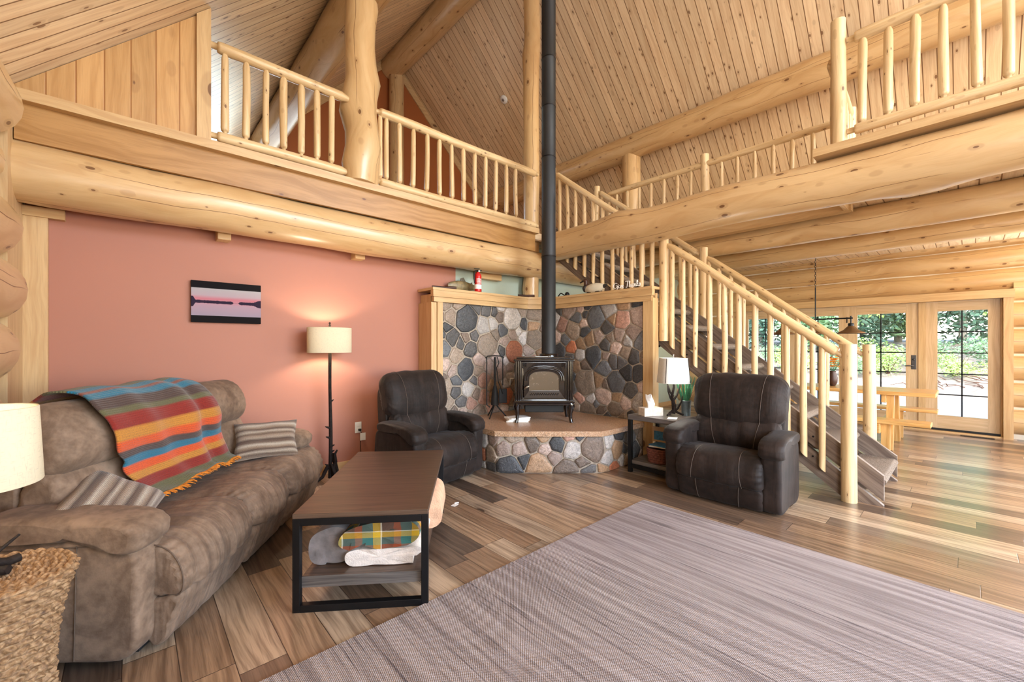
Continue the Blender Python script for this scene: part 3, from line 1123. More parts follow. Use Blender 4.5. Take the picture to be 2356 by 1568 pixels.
Y1 = 3.68
plank(0, .045, .045, .255, Y1, 'stringer')
plank(-.012, .033, -.20, .01, Y1, 'stringer')
plank(.935, .98, .045, .255, Y1, 'stringer')
plank(.947, .992, -.20, .01, Y1, 'stringer')
for k in range(1, 13):
    for dz in (.06, -.12):
        y_ = k * RUN - .1
        bt = MB().tube([(-.004 if dz > 0 else -.016, y_, SL * y_ + dz + .07), (.001 if dz > 0 else -.012, y_, SL * y_ + dz + .07)], .009, 8)
        bt.build('bolt', M['black'], st_)
for k in range(1, 13):
    zt, y0 = RISE * k, (k - 1) * RUN
    prof = [(y0 + .32, zt), (y0 + .05, zt), (y0 + .005, zt - .012), (y0 - .012, zt - .035), (y0 + .005, zt - .062), (y0 + .05, zt - .072), (y0 + .32, zt - .06)]
    mb = MB()
    pts = [(p.x, p.y) for p in catmull([(a, b, 0) for a, b in prof], 4)]
    mb.rings([[(.046, a, b) for a, b in pts], [(.934, a, b) for a, b in pts]], True, True, True)
    mb.build('tread', M['carpet'], st_)


def stair_rail(label, x, seed, ys, drop, group=None):
    t = thing('stair_railing', label, 'railing', (x, .70, 0), 0, group)
    base = .70
    zr = lambda y: 1.175 + SL * (y - .70)
    # newels
    MB().log((0, 0, 0 if drop else .235), (0, 0, 1.36), .058, .053, seed=seed, seg=18, step=.15, wob=.03).build('newel_post', M['rail'], t)
    MB().log((0, 1.70, 1.40), (0, 1.70, 2.655), .055, .052, seed=seed + 1, seg=18, step=.15, wob=.03).build('newel_post', M['rail'], t)
    MB().log((0, 3.44, 2.60), (0, 3.44, 3.96), .05, .05, seed=seed + 2, seg=16, step=.15, wob=.03).build('newel_post', M['rail'], t)
    for a, b in ((.05, 1.65), (1.75, 3.40)):
        MB().log((0, a, zr(base + a) + .04), (0, b, zr(base + b) + .06), .042, .04, seed=seed + 4 + int(b), seg=14, step=.18, wob=.04, tenon=.05).build('handrail', M['rail'], t)
    for i, y in enumerate(ys):
        yl_ = y - base
        f = zr(y) + .02
        zb = SL * (y - .48) - (.08 if drop else -.06)
        m_ = MB().log((0, yl_, zb), (0, yl_, f), .028 * random.Random(seed + i).uniform(.85, 1.08), .026, seed=seed * 3 + i, seg=10, step=.12, wob=.07, tenon=.0)
        if drop:                                   # foot cut along the stringer
            for v in m_.v:
                if v.z < zb + .002:
                    v.z += SL * 1.25 * (v.y - yl_)
        m_.build('baluster', M['rail'], t)
    return t


ysn = [.89, 1.03, 1.16, 1.30, 1.44, 1.585, 1.73, 1.88, 2.03, 2.17, 2.30, 2.55, 2.69, 2.83, 2.97, 3.11, 3.26, 3.41, 3.56, 3.71, 3.86, 4.0]
stair_rail('near log stair railing with two tall newels, behind the right recliner', 4.595, 100, ysn, True)
stair_rail('far log stair railing along the dining side of the staircase', 5.67, 150, [y + .03 for y in ysn], False)

# ------------------------------------------------------------------ fieldstone corner and hearth
PAL = [((60, 62, 66), 4), ((78, 76, 76), 2.5), ((136, 120, 106), 4), ((164, 144, 134), 4), ((160, 124, 110), 1.0), ((172, 106, 76), .5), ((178, 172, 168), 4), ((146, 118, 92), 3), ((106, 92, 82), 2.5), ((96, 98, 102), 2)]


def stones(mb, w, h, fmap, seed, smin, smax):
    """irregular rounded stones over a w x h strip; fmap(s, z, depth) -> world point"""
    rnd = random.Random(seed)
    pts = []
    tries = 0
    while tries < 9000:
        tries += 1
        p = (rnd.uniform(-.02, w + .02), rnd.uniform(-.02, h + .02))
        r = smin + (smax - smin) * rnd.random() ** 1.6
        r *= max(.72, 1 - tries / 14000)
        if all((p[0] - q[0]) ** 2 + ((p[1] - q[1]) * .92) ** 2 > ((r + q[2]) * .92) ** 2 for q in pts):
            pts.append((p[0], p[1], r))
    for i, (px_, py_, pr_) in enumerate(pts):
        poly = [(0, 0), (w, 0), (w, h), (0, h)]
        for j, (qx, qy, qr) in enumerate(pts):
            if i == j or math.hypot(qx - px_, qy - py_) > pr_ + qr + .25:
                continue
            dx, dy = qx - px_, qy - py_
            d2 = dx * dx + dy * dy
            t = .5 + (pr_ ** 2 - qr ** 2) / (2 * d2)
            mx, my = px_ + dx * t, py_ + dy * t
            out = []
            for a in range(len(poly)):
                A, B = poly[a], poly[(a + 1) % len(poly)]
                fa = (A[0] - mx) * dx + (A[1] - my) * dy
                fb = (B[0] - mx) * dx + (B[1] - my) * dy
                if fa <= 0:
                    out.append(A)
                if fa * fb < 0:
                    k = fa / (fa - fb)
                    out.append((A[0] + (B[0] - A[0]) * k, A[1] + (B[1] - A[1]) * k))
            poly = out
            if len(poly) < 3:
                break
        if len(poly) < 3:
            continue
        ar = sum(poly[a][0] * poly[(a + 1) % len(poly)][1] - poly[(a + 1) % len(poly)][0] * poly[a][1] for a in range(len(poly))) / 2
        if abs(ar) < .0009:
            continue
        cx = sum(p[0] for p in poly) / len(poly)
        cy = sum(p[1] for p in poly) / len(poly)
        ins = rnd.uniform(.006, .011)
        q = []
        for (x, y) in poly:
            d = math.hypot(x - cx, y - cy)
            k = max(.3, (d - ins * 1.25) / d)
            q.append((cx + (x - cx) * k + rnd.uniform(-.006, .006), cy + (y - cy) * k + rnd.uniform(-.006, .006)))
        q2 = []                                   # keep long edges from rounding away
        for a in range(len(q)):
            A, B = q[a], q[(a + 1) % len(q)]
            q2 += [A, ((A[0] + B[0]) / 2 + rnd.uniform(-.004, .004), (A[1] + B[1]) / 2 + rnd.uniform(-.004, .004))]
        q = q2
        for _ in range(2):
            o = []
            for a in range(len(q)):
                A, B = q[a], q[(a + 1) % len(q)]
                o += [(A[0] * .8 + B[0] * .2, A[1] * .8 + B[1] * .2), (A[0] * .2 + B[0] * .8, A[1] * .2 + B[1] * .8)]
            q = o
        base = rnd.choices([c for c, _ in PAL], [k for _, k in PAL])[0]
        f = rnd.uniform(.85, 1.15)
        col = lin([min(255, v * f) for v in base])[:3]
        dep = rnd.uniform(.009, .018)
        n = len(q)
        vs_ = []
        for sc_, dp in ((1.02, -.004), (1.0, dep * .55), (.95, dep * .9), (.6, dep)):
            vs_ += [fmap(cx + (x - cx) * sc_, cy + (y - cy) * sc_, dp + (rnd.uniform(-.002, .002) if sc_ < .95 else 0)) for x, y in q]
        vs_.append(fmap(cx, cy, dep * 1.03))
        fs = []
        for ringi in range(3):
            for a in range(n):
                b = (a + 1) % n
                fs.append((ringi * n + a, ringi * n + b, (ringi + 1) * n + b, (ringi + 1) * n + a))
        fs += [(3 * n + a, 3 * n + (a + 1) % n, 4 * n) for a in range(n)]
        mb.add(vs_, fs, None, True, None, col)


def strip(path, z0):
    """maps (s, z, depth) onto an upright strip over the plan path; depth goes to the right of the path"""
    P = [Vector((p[0], p[1], 0)) for p in path]
    L = [0]
    for a, b in zip(P, P[1:]):
        L.append(L[-1] + (b - a).length)

    def f(s, z, d):
        k = 0
        while k < len(P) - 2 and s > L[k + 1]:
            k += 1
        t = (P[k + 1] - P[k]).normalized()
        n = Vector((t.y, -t.x, 0))
        p = P[k] + t * (s - L[k]) + n * d
        return Vector((p.x, p.y, z0 + z))
    return f, L[-1]


def band(path, off, th, z0, z1, name, mat, parent, end=0.0):
    """board following a plan path, front face `off` to the right of it, thickness th inward"""
    P = [Vector((p[0], p[1])) for p in path]

    def offset(d):
        out = []
        for i, p in enumerate(P):
            ns = []
            for a, b in ((i - 1, i), (i, i + 1)):
                if 0 <= a and b < len(P):
                    t = (P[b] - P[a]).normalized()
                    ns.append(Vector((t.y, -t.x)))
            m = sum(ns, Vector((0, 0))) / len(ns)
            m = m / m.dot(ns[0])
            q = p + m * d
            if end and i == 0:
                q -= (P[1] - P[0]).normalized() * end
            if end and i == len(P) - 1:
                q += (P[-1] - P[-2]).normalized() * end
            out.append(q)
        return out
    A, B = offset(off), offset(off - th)
    mb = MB()
    for i in range(len(P) - 1):
        poly = [A[i], A[i + 1], B[i + 1], B[i]]
        vs_ = [(p.x, p.y, z0) for p in poly] + [(p.x, p.y, z1) for p in poly]
        fs = [(0, 1, 2, 3), (7, 6, 5, 4), (0, 4, 5, 1), (1, 5, 6, 2), (2, 6, 7, 3), (3, 7, 4, 0)]
        t = (P[i + 1] - P[i]).normalized()
        uv = [[(vs_[k][0] * t.x + vs_[k][1] * t.y, vs_[k][2] + (vs_[k][0] * t.y - vs_[k][1] * t.x)) for k in f] for f in fs]
        mb.add(vs_, fs, uv)
    return mb.build(name, mat, parent)


wing = [(2.745, 4.28), (4.175, 4.28), (4.47, 4.0), (4.47, 2.575)]
sur = thing('fireplace_surround', 'corner wall of grey and brown fieldstone with pine trim behind the stove', 'fireplace')
f_, L_ = strip(wing, .45)
mb = MB()
stones(mb, L_, 1.43, f_, 7, .06, .165)
mb.build('stone_face', M['stone'], sur)
band(wing, 0, .03, 0, 1.95, 'mortar', M['mortar'], sur)
MB().box((2.63, 4.315, 0), (4.2, 4.545, 1.96)).build('core', M['trim'], sur)
MB().box((4.505, 2.46, 0), (4.555, 4.1, 1.96)).build('core', M['trim'], sur)
capp = [(2.62, 4.28), (4.175, 4.28), (4.47, 4.0), (4.47, 2.46)]
band(capp, .055, .045, 1.865, 1.93, 'cap_moulding', M['trim'], sur)
band(capp, .075, .06, 1.925, 2.005, 'cap_fascia', M['trim'], sur, .02)
MB().prism([(2.59, 4.195), (4.14, 4.195), (4.385, 3.963), (4.385, 2.435), (4.57, 2.435), (4.57, 4.05), (4.3, 4.545), (2.59, 4.545)], 2.0, 2.03).build('cap_shelf', M['trim'], sur)
MB().box((2.675, 4.235, 0), (2.75, 4.30, 1.9)).build('side_trim', M['trim'], sur)
MB().box((2.60, 4.25, 0), (2.672, 4.545, 1.86)).build('side_trim', M['trim'], sur)
MB().box((4.43, 2.45, 0), (4.56, 2.575, 1.9)).build('side_trim', M['trim'], sur)

hearth = thing('raised_hearth', 'raised fieldstone hearth with a granite slab top under the stove', 'hearth')
hp = [(2.86, 4.28), (2.87, 3.37), (2.94, 3.29), (3.66, 2.63), (3.76, 2.615), (4.47, 2.60)]
f_, L_ = strip(hp, 0)
# stones look outward: reverse the strip so that depth points away from the corner
mb = MB()
stones(mb, L_, .395, f_, 21, .07, .15)
mb.build('stone_base', M['stone'], hearth)
MB().prism(hp + [(4.465, 4.275)], 0, .395).build('mortar', M['mortar'], hearth)
sl = [(2.80, 4.275), (2.82, 3.36), (2.91, 3.25), (3.635, 2.59), (3.74, 2.575), (4.465, 2.56), (4.465, 3.995), (4.17, 4.275)]
MB().prism(sl, .395, .45).build('slab', M['granite'], hearth)

# ------------------------------------------------------------------ wood stove
SA = R(-42.4)
stove = thing('wood_stove', 'dark enamelled cast iron wood stove with arched glass door on the hearth', 'stove', (3.70, 3.50, .45), SA)
W, D_ = .34, .24
MB().box((-W + .03, -D_ + .03, .24), (W - .03, D_, .72), bev=.012).build('body', M['ebony'], stove)
MB().box((-W - .012, -D_ - .02, .715), (W + .012, D_ + .01, .742), bev=.01).box((-W + .02, -D_ + .01, .74), (W - .02, D_ - .01, .765), bev=.01).build('top_plate', M['ebony'], stove)
MB().box((-W - .012, -D_ - .03, .232), (W + .012, D_, .262), bev=.01).box((-W + .03, -D_ - .01, .205), (W - .03, D_ - .02, .235), bev=.008).build('skirt', M['ebony'], stove)
for s in (-1, 1):
    c_ = MB()
    for q in range(3):
        xx = s * (W - .02 - q * .019)
        c_.tube([(xx, -D_ + .012 - .008 * (q == 1), .262), (xx, -D_ + .012 - .008 * (q == 1), .715)], .0105, 10)
    c_.box((s * (W - .075), -D_ + .014, .262), (s * (W - .0), -D_ + .05, .715))
    c_.build('column', M['ebony'], stove)


def arch(w, z0, zs, zt, n=14):
    """arched outline: flat bottom z0, springing at zs, crown at zt"""
    pts = [(-w, z0), (w, z0)]
    for i in range(n + 1):
        a = PI * i / n
        pts.append((w * math.copysign(abs(math.cos(a)) ** .75, math.cos(a)), zs + (zt - zs) * abs(math.sin(a)) ** .75))
    return pts


def ring_plate(o, i, y0, y1):
    mb = MB()
    n = len(o)
    vs_ = [(p[0], y0, p[1]) for p in o] + [(p[0], y0 + .004, p[1]) for p in i] + [(p[0], y1, p[1]) for p in o] + [(p[0], y1, p[1]) for p in i]
    fs = []
    for a in range(n):
        b = (a + 1) % n
        fs += [(a, b, n + b, n + a), (2 * n + b, b, a, 2 * n + a), (n + a, n + b, 3 * n + b, 3 * n + a)]
    return mb.add(vs_, fs)


fa = ring_plate([(-.25, .275), (.25, .275)] + [(.25 * (1 - k / 7), .70) for k in range(15)], arch(.235, .29, .50, .665), -D_ + .005, -D_ + .03)
fa.build('front_plate', M['ebony'], stove)
dr = ring_plate(arch(.232, .292, .49, .66), arch(.175, .375, .50, .60), -D_ - .018, -D_ + .02)
for k, (w_, zt_) in enumerate(((.222, .645), (.2, .63))):
    dr.tube([(x, -D_ - .02, z) for x, z in arch(w_, .31, .49, zt_)[2:]], .007, 8)
door = dr.build('door', M['ebony'], stove)
gl = MB()
A_ = arch(.178, .372, .50, .603)
gl.add([(x, -D_ - .004, z) for x, z in A_], [tuple(range(len(A_)))])
look(gl.build('door_glass', M['sglass'], door), 'smoky glass')
hd = MB().tube([(-.226, -D_ - .02, .39), (-.226, -D_ - .055, .40), (-.20, -D_ - .06, .425), (-.178, -D_ - .055, .43)], [.012, .012, .013, .010], 10)
look(hd.build('door_handle', M['brass'], door), 'pale metal handle')
orn = MB()
for sx_ in (-1, 1):
    for k in range(10):
        orn.lathe([(.001, .006), (.007, .003), (.009, 0)], 8, M=Matrix.Translation((sx_ * (.242 - .016 * (k % 3)), -D_ + .004, .70 - .016 * (k // 3) - .01)) @ Matrix.Rotation(R(90), 4, 'X'))
for k in range(26):
    orn.lathe([(.001, .006), (.006, .003), (.008, 0)], 8, M=Matrix.Translation((-.16 + .0128 * k, -D_ - .016, .33 + .012 * (k % 2))) @ Matrix.Rotation(R(90), 4, 'X'))
orn.build('ornament', M['ebony'], stove)
for sx_ in (-1, 1):
    for sy_ in (-1, 1):
        x, y = sx_ * (W - .04), sy_ * (D_ - .05) - .01
        MB().tube([(x, y, .24), (x + sx_ * .02, y + sy_ * .015, .19), (x + sx_ * .008, y + sy_ * .006, .11), (x + sx_ * .012, y + sy_ * .01, .04), (x + sx_ * .022, y + sy_ * .018, .0)], [.045, .042, .026, .019, .022], 12).build('leg', M['ebony'], stove)
MB().box((-.22, -.16, .11), (.24, .18, .20), bev=.01).build('ash_pan', M['dark'], stove)
MB().tube([(-W - .012, -.05, .50), (-W - .05, -.05, .50), (-W - .055, -.05, .47), (-W - .055, -.05, .42)], .011, 8).build('side_handle', M['brass'], stove)
MB().lathe([(.115, 0), (.115, .03), (.1, .035)], 28, (.085, .13, .763)).build('flue_collar', M['ebony'], stove)
MB().box((-.10, -.215, .766), (.05, -.19, .772)).build('thermometer', M['steel'], stove)

PX, PY = stove.location.x + .085 * math.cos(SA) - .13 * math.sin(SA), stove.location.y + .085 * math.sin(SA) + .13 * math.cos(SA)
pipe = thing('stovepipe', 'tall black stovepipe rising from the stove through the roof', 'stovepipe', (PX, PY, 1.24))
zs_ = [0, .95, 1.5, 2.08, 2.75, 3.5, 4.3, 5.1, 6.02]
zs_ = [0, 1.22, 2.45, 3.08, 3.68, 4.55, 5.4, 6.3]
for a, b in zip(zs_, zs_[1:]):
    MB().lathe([(.088, a), (.088, b - .012), (.0905, b - .01), (.0905, b)], 28).build('section', M['pipe'], pipe)
rg = MB()
for b in zs_[1:-1]:
    rg.lathe([(.0885, b - .014), (.092, b - .01), (.092, b - .002), (.0885, b + .003)], 28)
rg.build('joint_ring', M['black'], pipe)

# fire tools
ft = thing('fire_tool_set', 'black iron fire tool set on a three-legged stand left of the stove', 'fire tools', (3.36, 4.0, .45), R(-35))
b = MB().tube([(0, 0, .16), (0, 0, .74)], .009, 10).tube([(-.115, 0, .74), (-.09, 0, .765), (0, 0, .77), (.09, 0, .765), (.115, 0, .74)], .007, 8)
for k in range(3):
    a = R(90 + 120 * k + 30)
    b.tube([(0, 0, .2), (.04 * math.cos(a), .04 * math.sin(a), .13), (.11 * math.cos(a), .11 * math.sin(a), .05), (.15 * math.cos(a), .15 * math.sin(a), .004)], [.01, .009, .008, .007], 8)
b.build('stand', M['black'], ft)
MB().tube([(-.1, -.01, .75), (-.1, -.01, .28), (-.1, -.01, .16), (-.06, -.02, .13)], .007, 8).build('poker', M['black'], ft)
t_ = MB().tube([(.1, -.01, .75), (.1, -.01, .40)], .007, 8)
t_.box((.05, -.03, .18), (.15, -.02, .36), bev=.008)
t_.build('shovel', M['black'], ft)
t_ = MB().tube([(0, -.03, .755), (0, -.03, .40)], .016, 10)
t_.lathe([(.02, 0), (.03, -.04), (.045, -.14), (.048, -.24)], 14, (0, -.03, .40), cap=True)
t_.build('brush', M['dark'], ft)
MB().tube([(.03, -.02, .755), (.05, -.03, .68), (.02, -.035, .62), (.04, -.04, .45), (.10, -.05, .3)], .006, 8).build('tongs', M['black'], ft)

# papers under the stove
for i in range(4):
    p = MB().box((-.13, -.09, 0), (.13, .09, .012), M=Matrix.Rotation(R(-8 + 6 * i), 4, 'Z')).build('newspaper', M['paper'], None, (3.40, 3.63, .4505 + .0125 * i), (0, 0, R(-35 + i * 4)))
    tag(p, 'folded newspaper in the flat pile beside the stove leg on the hearth', 'newspaper', 'newspapers by the stove')

# ------------------------------------------------------------------ seating


def seam_lines(name, prof, xs, lo, hi, mat, parent, r=.0019, cr=1.0, warp=None):
    mb = MB()
    pl = prof_line(prof, lo, hi)
    pf = prof_line(prof, 0, 1)
    my, mz = sum(p[0] for p in pf) / len(pf), sum(p[1] for p in pf) / len(pf)
    pl = [(my + (y - my) * cr, mz + (z - mz) * cr) for y, z in pl]
    for x, bend in xs:
        n = len(pl)
        P = [(x + bend * (i / n - .5), y, z) for i, (y, z) in enumerate(pl)]
        mb.tube([warp(*p) for p in P] if warp else P, r, 5)
    return mb.build(name, mat, parent)


SOFA = R(54.16)
sofa = thing('reclining_sofa', 'three-seat taupe suede reclining sofa along the pink wall', 'sofa', (.1065, 2.388, 0), SOFA)
sm = M['sofa']
seatp = [(-.045, .245), (-.075, .30), (-.055, .39), (.0, .455), (.10, .478), (.30, .46), (.54, .435), (.58, .38), (.48, .33), (.1, .26)]
footp = [(-.052, .237), (-.04, .16), (.0, .05), (.03, .03), (.07, .06), (.07, .2), (.03, .24)]
lumbp = [(.50, .42), (.475, .56), (.49, .70), (.54, .775), (.61, .77), (.67, .68), (.69, .48), (.59, .40)]
headp = [(.505, .77), (.465, .84), (.475, .94), (.53, 1.03), (.61, 1.07), (.69, 1.055), (.74, .97), (.73, .83), (.65, .755), (.57, .745)]
for i, (a, b) in enumerate(((.0, .667), (.673, 1.187), (1.193, 1.86))):
    s_ = soft(MB(), seatp, a, b, ((.022, .10), (.10, .10), (.10, .03))[i], 70, .015, 3 + i, .10, n=9, wf=24).build('seat_cushion', M['sofag'], sofa)
    if i == 0:
        seam_lines('piping', seatp, [(a + .004, 0)], .0, .62, M['sseam'], s_, .003)
    soft(MB(), footp, a, b, ((.015, .06), (.06, .06), (.06, .02))[i], 50, .009, 13 + i, .03, n=7, wf=16).build('footrest', M['sofag'], sofa)
for i, (a, b) in enumerate(((.09, .617), (.623, 1.147), (1.153, 1.69))):
    soft(MB(), lumbp, a, b, .05, 44, .010, 23 + i, .03, n=7, wf=15).build('back_cushion', sm, sofa)
    soft(MB(), headp, a - .01, b + .01, .075, 20, .006, 33 + i, .04, n=7).build('head_cushion', sm, sofa)
soft(MB(), [(.67, .06), (.65, .4), (.70, .95), (.75, 1.0), (.78, .9), (.785, .4), (.78, .06)], .10, 1.70, .03, 12, .0, 1, n=4).build('back_shell', sm, sofa)
armp = [(.07, .05), (.04, .25), (.035, .44), (.07, .525), (.16, .545), (.40, .55), (.66, .55), (.705, .48), (.71, .25), (.705, .05), (.35, .045)]
padp = [(.09, .485), (.035, .50), (.02, .555), (.06, .60), (.16, .625), (.38, .64), (.62, .64), (.69, .60), (.65, .555), (.38, .545), (.16, .53)]
for a, b in ((-.10, .08), (1.70, 1.87)):
    ar = soft(MB(), armp, a, b, .025, 8, .003, 43, .0, n=5).build('arm', sm, sofa)
    m2 = MB()
    xo = a - .003 if a < 0 else b + .003
    m2.tube([(xo, .27, .06), (xo, .265, .3), (xo, .26, .53)], .0025, 5)
    m2.tube([(xo, .07, .50), (xo, .2, .525), (xo, .62, .525)], .0025, 5)
    m2.build('seam', M['sseam'], ar)
    soft(MB(), padp, a - .018, b + .02, .04, 10, .006, 53, .03, n=6).build('arm_pad', sm, sofa)
MB().box((.0, .1, .012), (1.80, .72, .06)).build('base_rail', M['dark'], sofa)


def to_w(o, p):
    return Matrix.Translation(o.location) @ Matrix.Rotation(o.rotation_euler.z, 4, 'Z') @ Vector(p)


# striped blanket over the sofa back
bl = thing('striped_blanket', 'blue, red, orange and olive striped woven blanket draped over the sofa back', 'blanket', sofa.location, SOFA)
path = [(.83, .74), (.825, .90), (.785, 1.03), (.70, 1.095), (.61, 1.105), (.515, 1.065), (.455, .975), (.435, .87), (.455, .775), (.465, .72), (.452, .62), (.44, .535), (.39, .500)]
sp = catmull([(a, b, 0) for a, b in path], 8)
La = [0]
for a, b in zip(sp, sp[1:]):
    La.append(La[-1] + (b - a).length)
i0 = 4 * 8                                  # ridge
NW = 44
vs_, fs, uvs = [], [], []
for i, p in enumerate(sp):
    t = max(0, (La[i] - La[i0]) / (La[-1] - La[i0]))
    xl = .26 + .015 * math.sin(i * .4) + max(0, t - .35) * .38
    xr = 1.08 + t * .28
    tn = (sp[min(i + 1, len(sp) - 1)] - sp[max(i - 1, 0)]).normalized()
    nr = Vector((tn.y, -tn.x))              # outward, away from the sofa
    if nr.x > 0 and t > .25:
        nr = -nr
    if t <= .25 and nr.y < 0:
        nr = -nr
    for j in range(NW + 1):
        w = j / NW
        fold = .010 + .010 * math.sin(w * 9 + t * 2.2 + .6) + .026 * math.exp(-((w - .64 + .03 * t) / .09) ** 2) - .03 * math.exp(-((w - .78) / .05) ** 2) + .022 * math.exp(-((w - .9) / .08) ** 2) + .024 * math.exp(-((w - .24 - .12 * t) / .09) ** 2)
        fold *= .35 + .65 * min(1, t * 2.2)
        fold += .006 * mnoise.noise((w * 6, t * 6, 2))
        off = .012 + max(0, fold)
        sag = .03 * math.sin(w * PI) * max(0, t - .8) * 3
        vs_.append((xl + (xr - xl) * w, p.x + nr.x * off - sag * .6, p.y + nr.y * off))
    for j in range(NW if i < len(sp) - 1 else 0):
        a = i * (NW + 1) + j
        fs.append((a, a + 1, a + NW + 2, a + NW + 1))
        tt = [(La[k] - La[i0]) / (La[-1] - La[i0]) for k in (i, i, i + 1, i + 1)]
        uvs.append([(tt[0], j * .02), (tt[1], j * .02 + .02), (tt[2], j * .02 + .02), (tt[3], j * .02)])
bo = MB().add(vs_, fs, uvs, True).build('cloth', M['serape'], bl)
md = bo.modifiers.new('thick', 'SOLIDIFY')
md.thickness = .010
md.offset = 0
fr_ = MB()
rnd = random.Random(5)
last = vs_[-(NW + 1):]
for j in range(88):
    q = j / 87 * NW
    a, b = last[int(q)], last[min(NW, int(q) + 1)]
    f = q - int(q)
    p = Vector(a).lerp(Vector(b), f)
    e = p + Vector((rnd.uniform(-.02, .02), -rnd.uniform(.03, .055), -.012 + rnd.uniform(0, .01)))
    e.z = max(e.z, .49)
    fr_.tube([p, p.lerp(e, .5) + Vector((rnd.uniform(-.006, .006), 0, .006)), e], [.0035, .004, .002], 5)
look(fr_.build('fringe', M['fringe'], bl), 'orange yarn fringe')


def pillow(name, label, w, h, t, Mx, seed, mat='pillow'):
    mb = MB()
    n = 22
    vs_, fs, uv = [], [], []
    for side in (1, -1):
        b = len(vs_)
        for i in range(n + 1):
            for j in range(n + 1):
                a, c = i / n * 2 - 1, j / n * 2 - 1
                e = max(0, (1 - a ** 4) * (1 - c ** 4)) ** .55
                pin = 1 - .10 * (1 - abs(a)) * abs(c) ** 3
                pin2 = 1 - .10 * (1 - abs(c)) * abs(a) ** 3
                zz = side * t / 2 * e * (1 + .25 * mnoise.noise((a * 1.7 + seed, c * 1.7, side)))
                vs_.append((a * w / 2 * pin2, c * h / 2 * pin, zz))
        for i in range(n):
            for j in range(n):
                q = b + i * (n + 1) + j
                f = (q, q + n + 1, q + n + 2, q + 1)
                fs.append(f if side > 0 else f[::-1])
                k = [(i, j), (i + 1, j), (i + 1, j + 1), (i, j + 1)]
                uu = [(y / n * h, x / n * w) for x, y in k]
                uv.append(uu if side > 0 else uu[::-1])
    mb.add(vs_, fs, uv, True)
    o = mb.build(name, M[mat])
    o.matrix_world = Mx
    return tag(o, label, 'pillow')


SM = Matrix.Translation(sofa.location) @ Matrix.Rotation(SOFA, 4, 'Z')
pillow('throw_pillow', 'striped grey and brown rectangular pillow at the far end of the sofa', .44, .31, .13,
       SM @ Matrix.Translation((1.50, .24, .605)) @ Matrix.Rotation(R(-66), 4, 'Z') @ Matrix.Rotation(R(56), 4, 'X') @ Matrix.Rotation(R(0), 4, 'Z'), 3)
pillow('throw_pillow', 'striped grey and brown pillow slumped behind the near sofa arm', .42, .36, .14,
       SM @ Matrix.Translation((.20, .37, .575)) @ Matrix.Rotation(R(-8), 4, 'Z') @ Matrix.Rotation(R(38), 4, 'X') @ Matrix.Rotation(R(30), 4, 'Z'), 8)


def recliner(label, loc, rz):
    t = thing('recliner_chair', label, 'recliner', loc, rz)
    m_ = M['recl']
    seat = [(.02, .20), (-.015, .26), (-.005, .35), (.05, .425), (.16, .45), (.36, .425), (.52, .41), (.55, .34), (.45, .28), (.15, .2)]
    foot = [(.015, .19), (.02, .12), (.05, .035), (.09, .02), (.14, .06), (.14, .17), (.08, .20)]
    lumb = [(.47, .38), (.425, .48), (.43, .58), (.475, .67), (.54, .68), (.60, .58), (.60, .42), (.54, .36)]
    head = [(.485, .655), (.455, .73), (.465, .86), (.51, .98), (.575, 1.05), (.65, 1.06), (.71, 1.0), (.71, .82), (.65, .68), (.56, .635)]
    s_ = soft(MB(), seat, -.315, .315, .04, 40, .010, 2, .08, n=8, wf=12).build('seat_cushion', m_, t)
    seam_lines('stitching', seat, [(-.16, .05), (.16, -.05)], .02, .56, M['seam'], s_, cr=1.075)
    f_ = soft(MB(), foot, -.31, .31, .03, 30, .006, 4, .04, n=7, wf=10).build('footrest', m_, t)
    seam_lines('stitching', foot, [(-.15, .02), (.15, -.02)], .0, .40, M['seam'], f_, cr=1.035)
    l_ = soft(MB(), lumb, -.33, .33, .06, 34, .012, 6, .04, n=7, wf=12).build('back_cushion', m_, t)
    seam_lines('stitching', lumb, [(-.17, -.06), (.17, .06)], .03, .40, M['seam'], l_, cr=1.035)
    smile = lambda f, x, y, z: (x * (1 + .10 * (z - .66)), y + .02 * (2 * f - 1) ** 2 * max(0, .8 - z) * 4, z - (.035 * (1 - (2 * f - 1) ** 2) * max(0, min(1, (.86 - z) / .2))) + .012 * math.sin(PI * f) * (z > .9))
    h_ = soft(MB(), head, -.355, .355, .11, 30, .009, 8, .05, n=7, wf=10, warp=smile).build('head_cushion', m_, t)
    seam_lines('stitching', head, [(-.2, -.03), (.2, .03)], .05, .55, M['seam'], h_, cr=1.04, warp=lambda x, y, z: smile(x / .71 + .5, x, y, z))
    soft(MB(), [(.60, .08), (.56, .4), (.62, .85), (.69, .92), (.73, .85), (.71, .4), (.70, .08)], -.335, .335, .03, 10, 0, 1, n=4).build('back_shell', m_, t)
    arm = [(.07, .03), (.045, .25), (.035, .42), (.07, .52), (.2, .545), (.45, .545), (.60, .53), (.64, .4), (.63, .03), (.35, .02)]
    pad = [(.05, .455), (.015, .50), (.04, .565), (.13, .605), (.32, .62), (.52, .615), (.59, .58), (.55, .535), (.32, .53), (.13, .51)]
    for s in (-1, 1):
        a, b = sorted((s * .295, s * .425))
        soft(MB(), arm, a, b, .03, 8, .002, 10, 0, n=5).build('arm', m_, t)
        soft(MB(), pad, a - .02, b + .02, .045, 10, .007, 12 + s, .04, n=6).build('arm_pad', m_, t)
    MB().box((-.36, .12, .008), (.36, .60, .05)).build('base_rail', M['dark'], t)
    return t


rec = recliner('dark brown suede recliner in front of the staircase, facing the rug', (3.64, 1.44, 0), R(-88))
rec.scale = (1.1, 1.0, 1.0)
r2 = copy_tree(rec)
r2.location = (2.32, 3.36, 0)
r2.rotation_euler = (0, 0, R(10.4))
r2['label'] = 'dark brown suede recliner between the pink wall and the stone hearth'

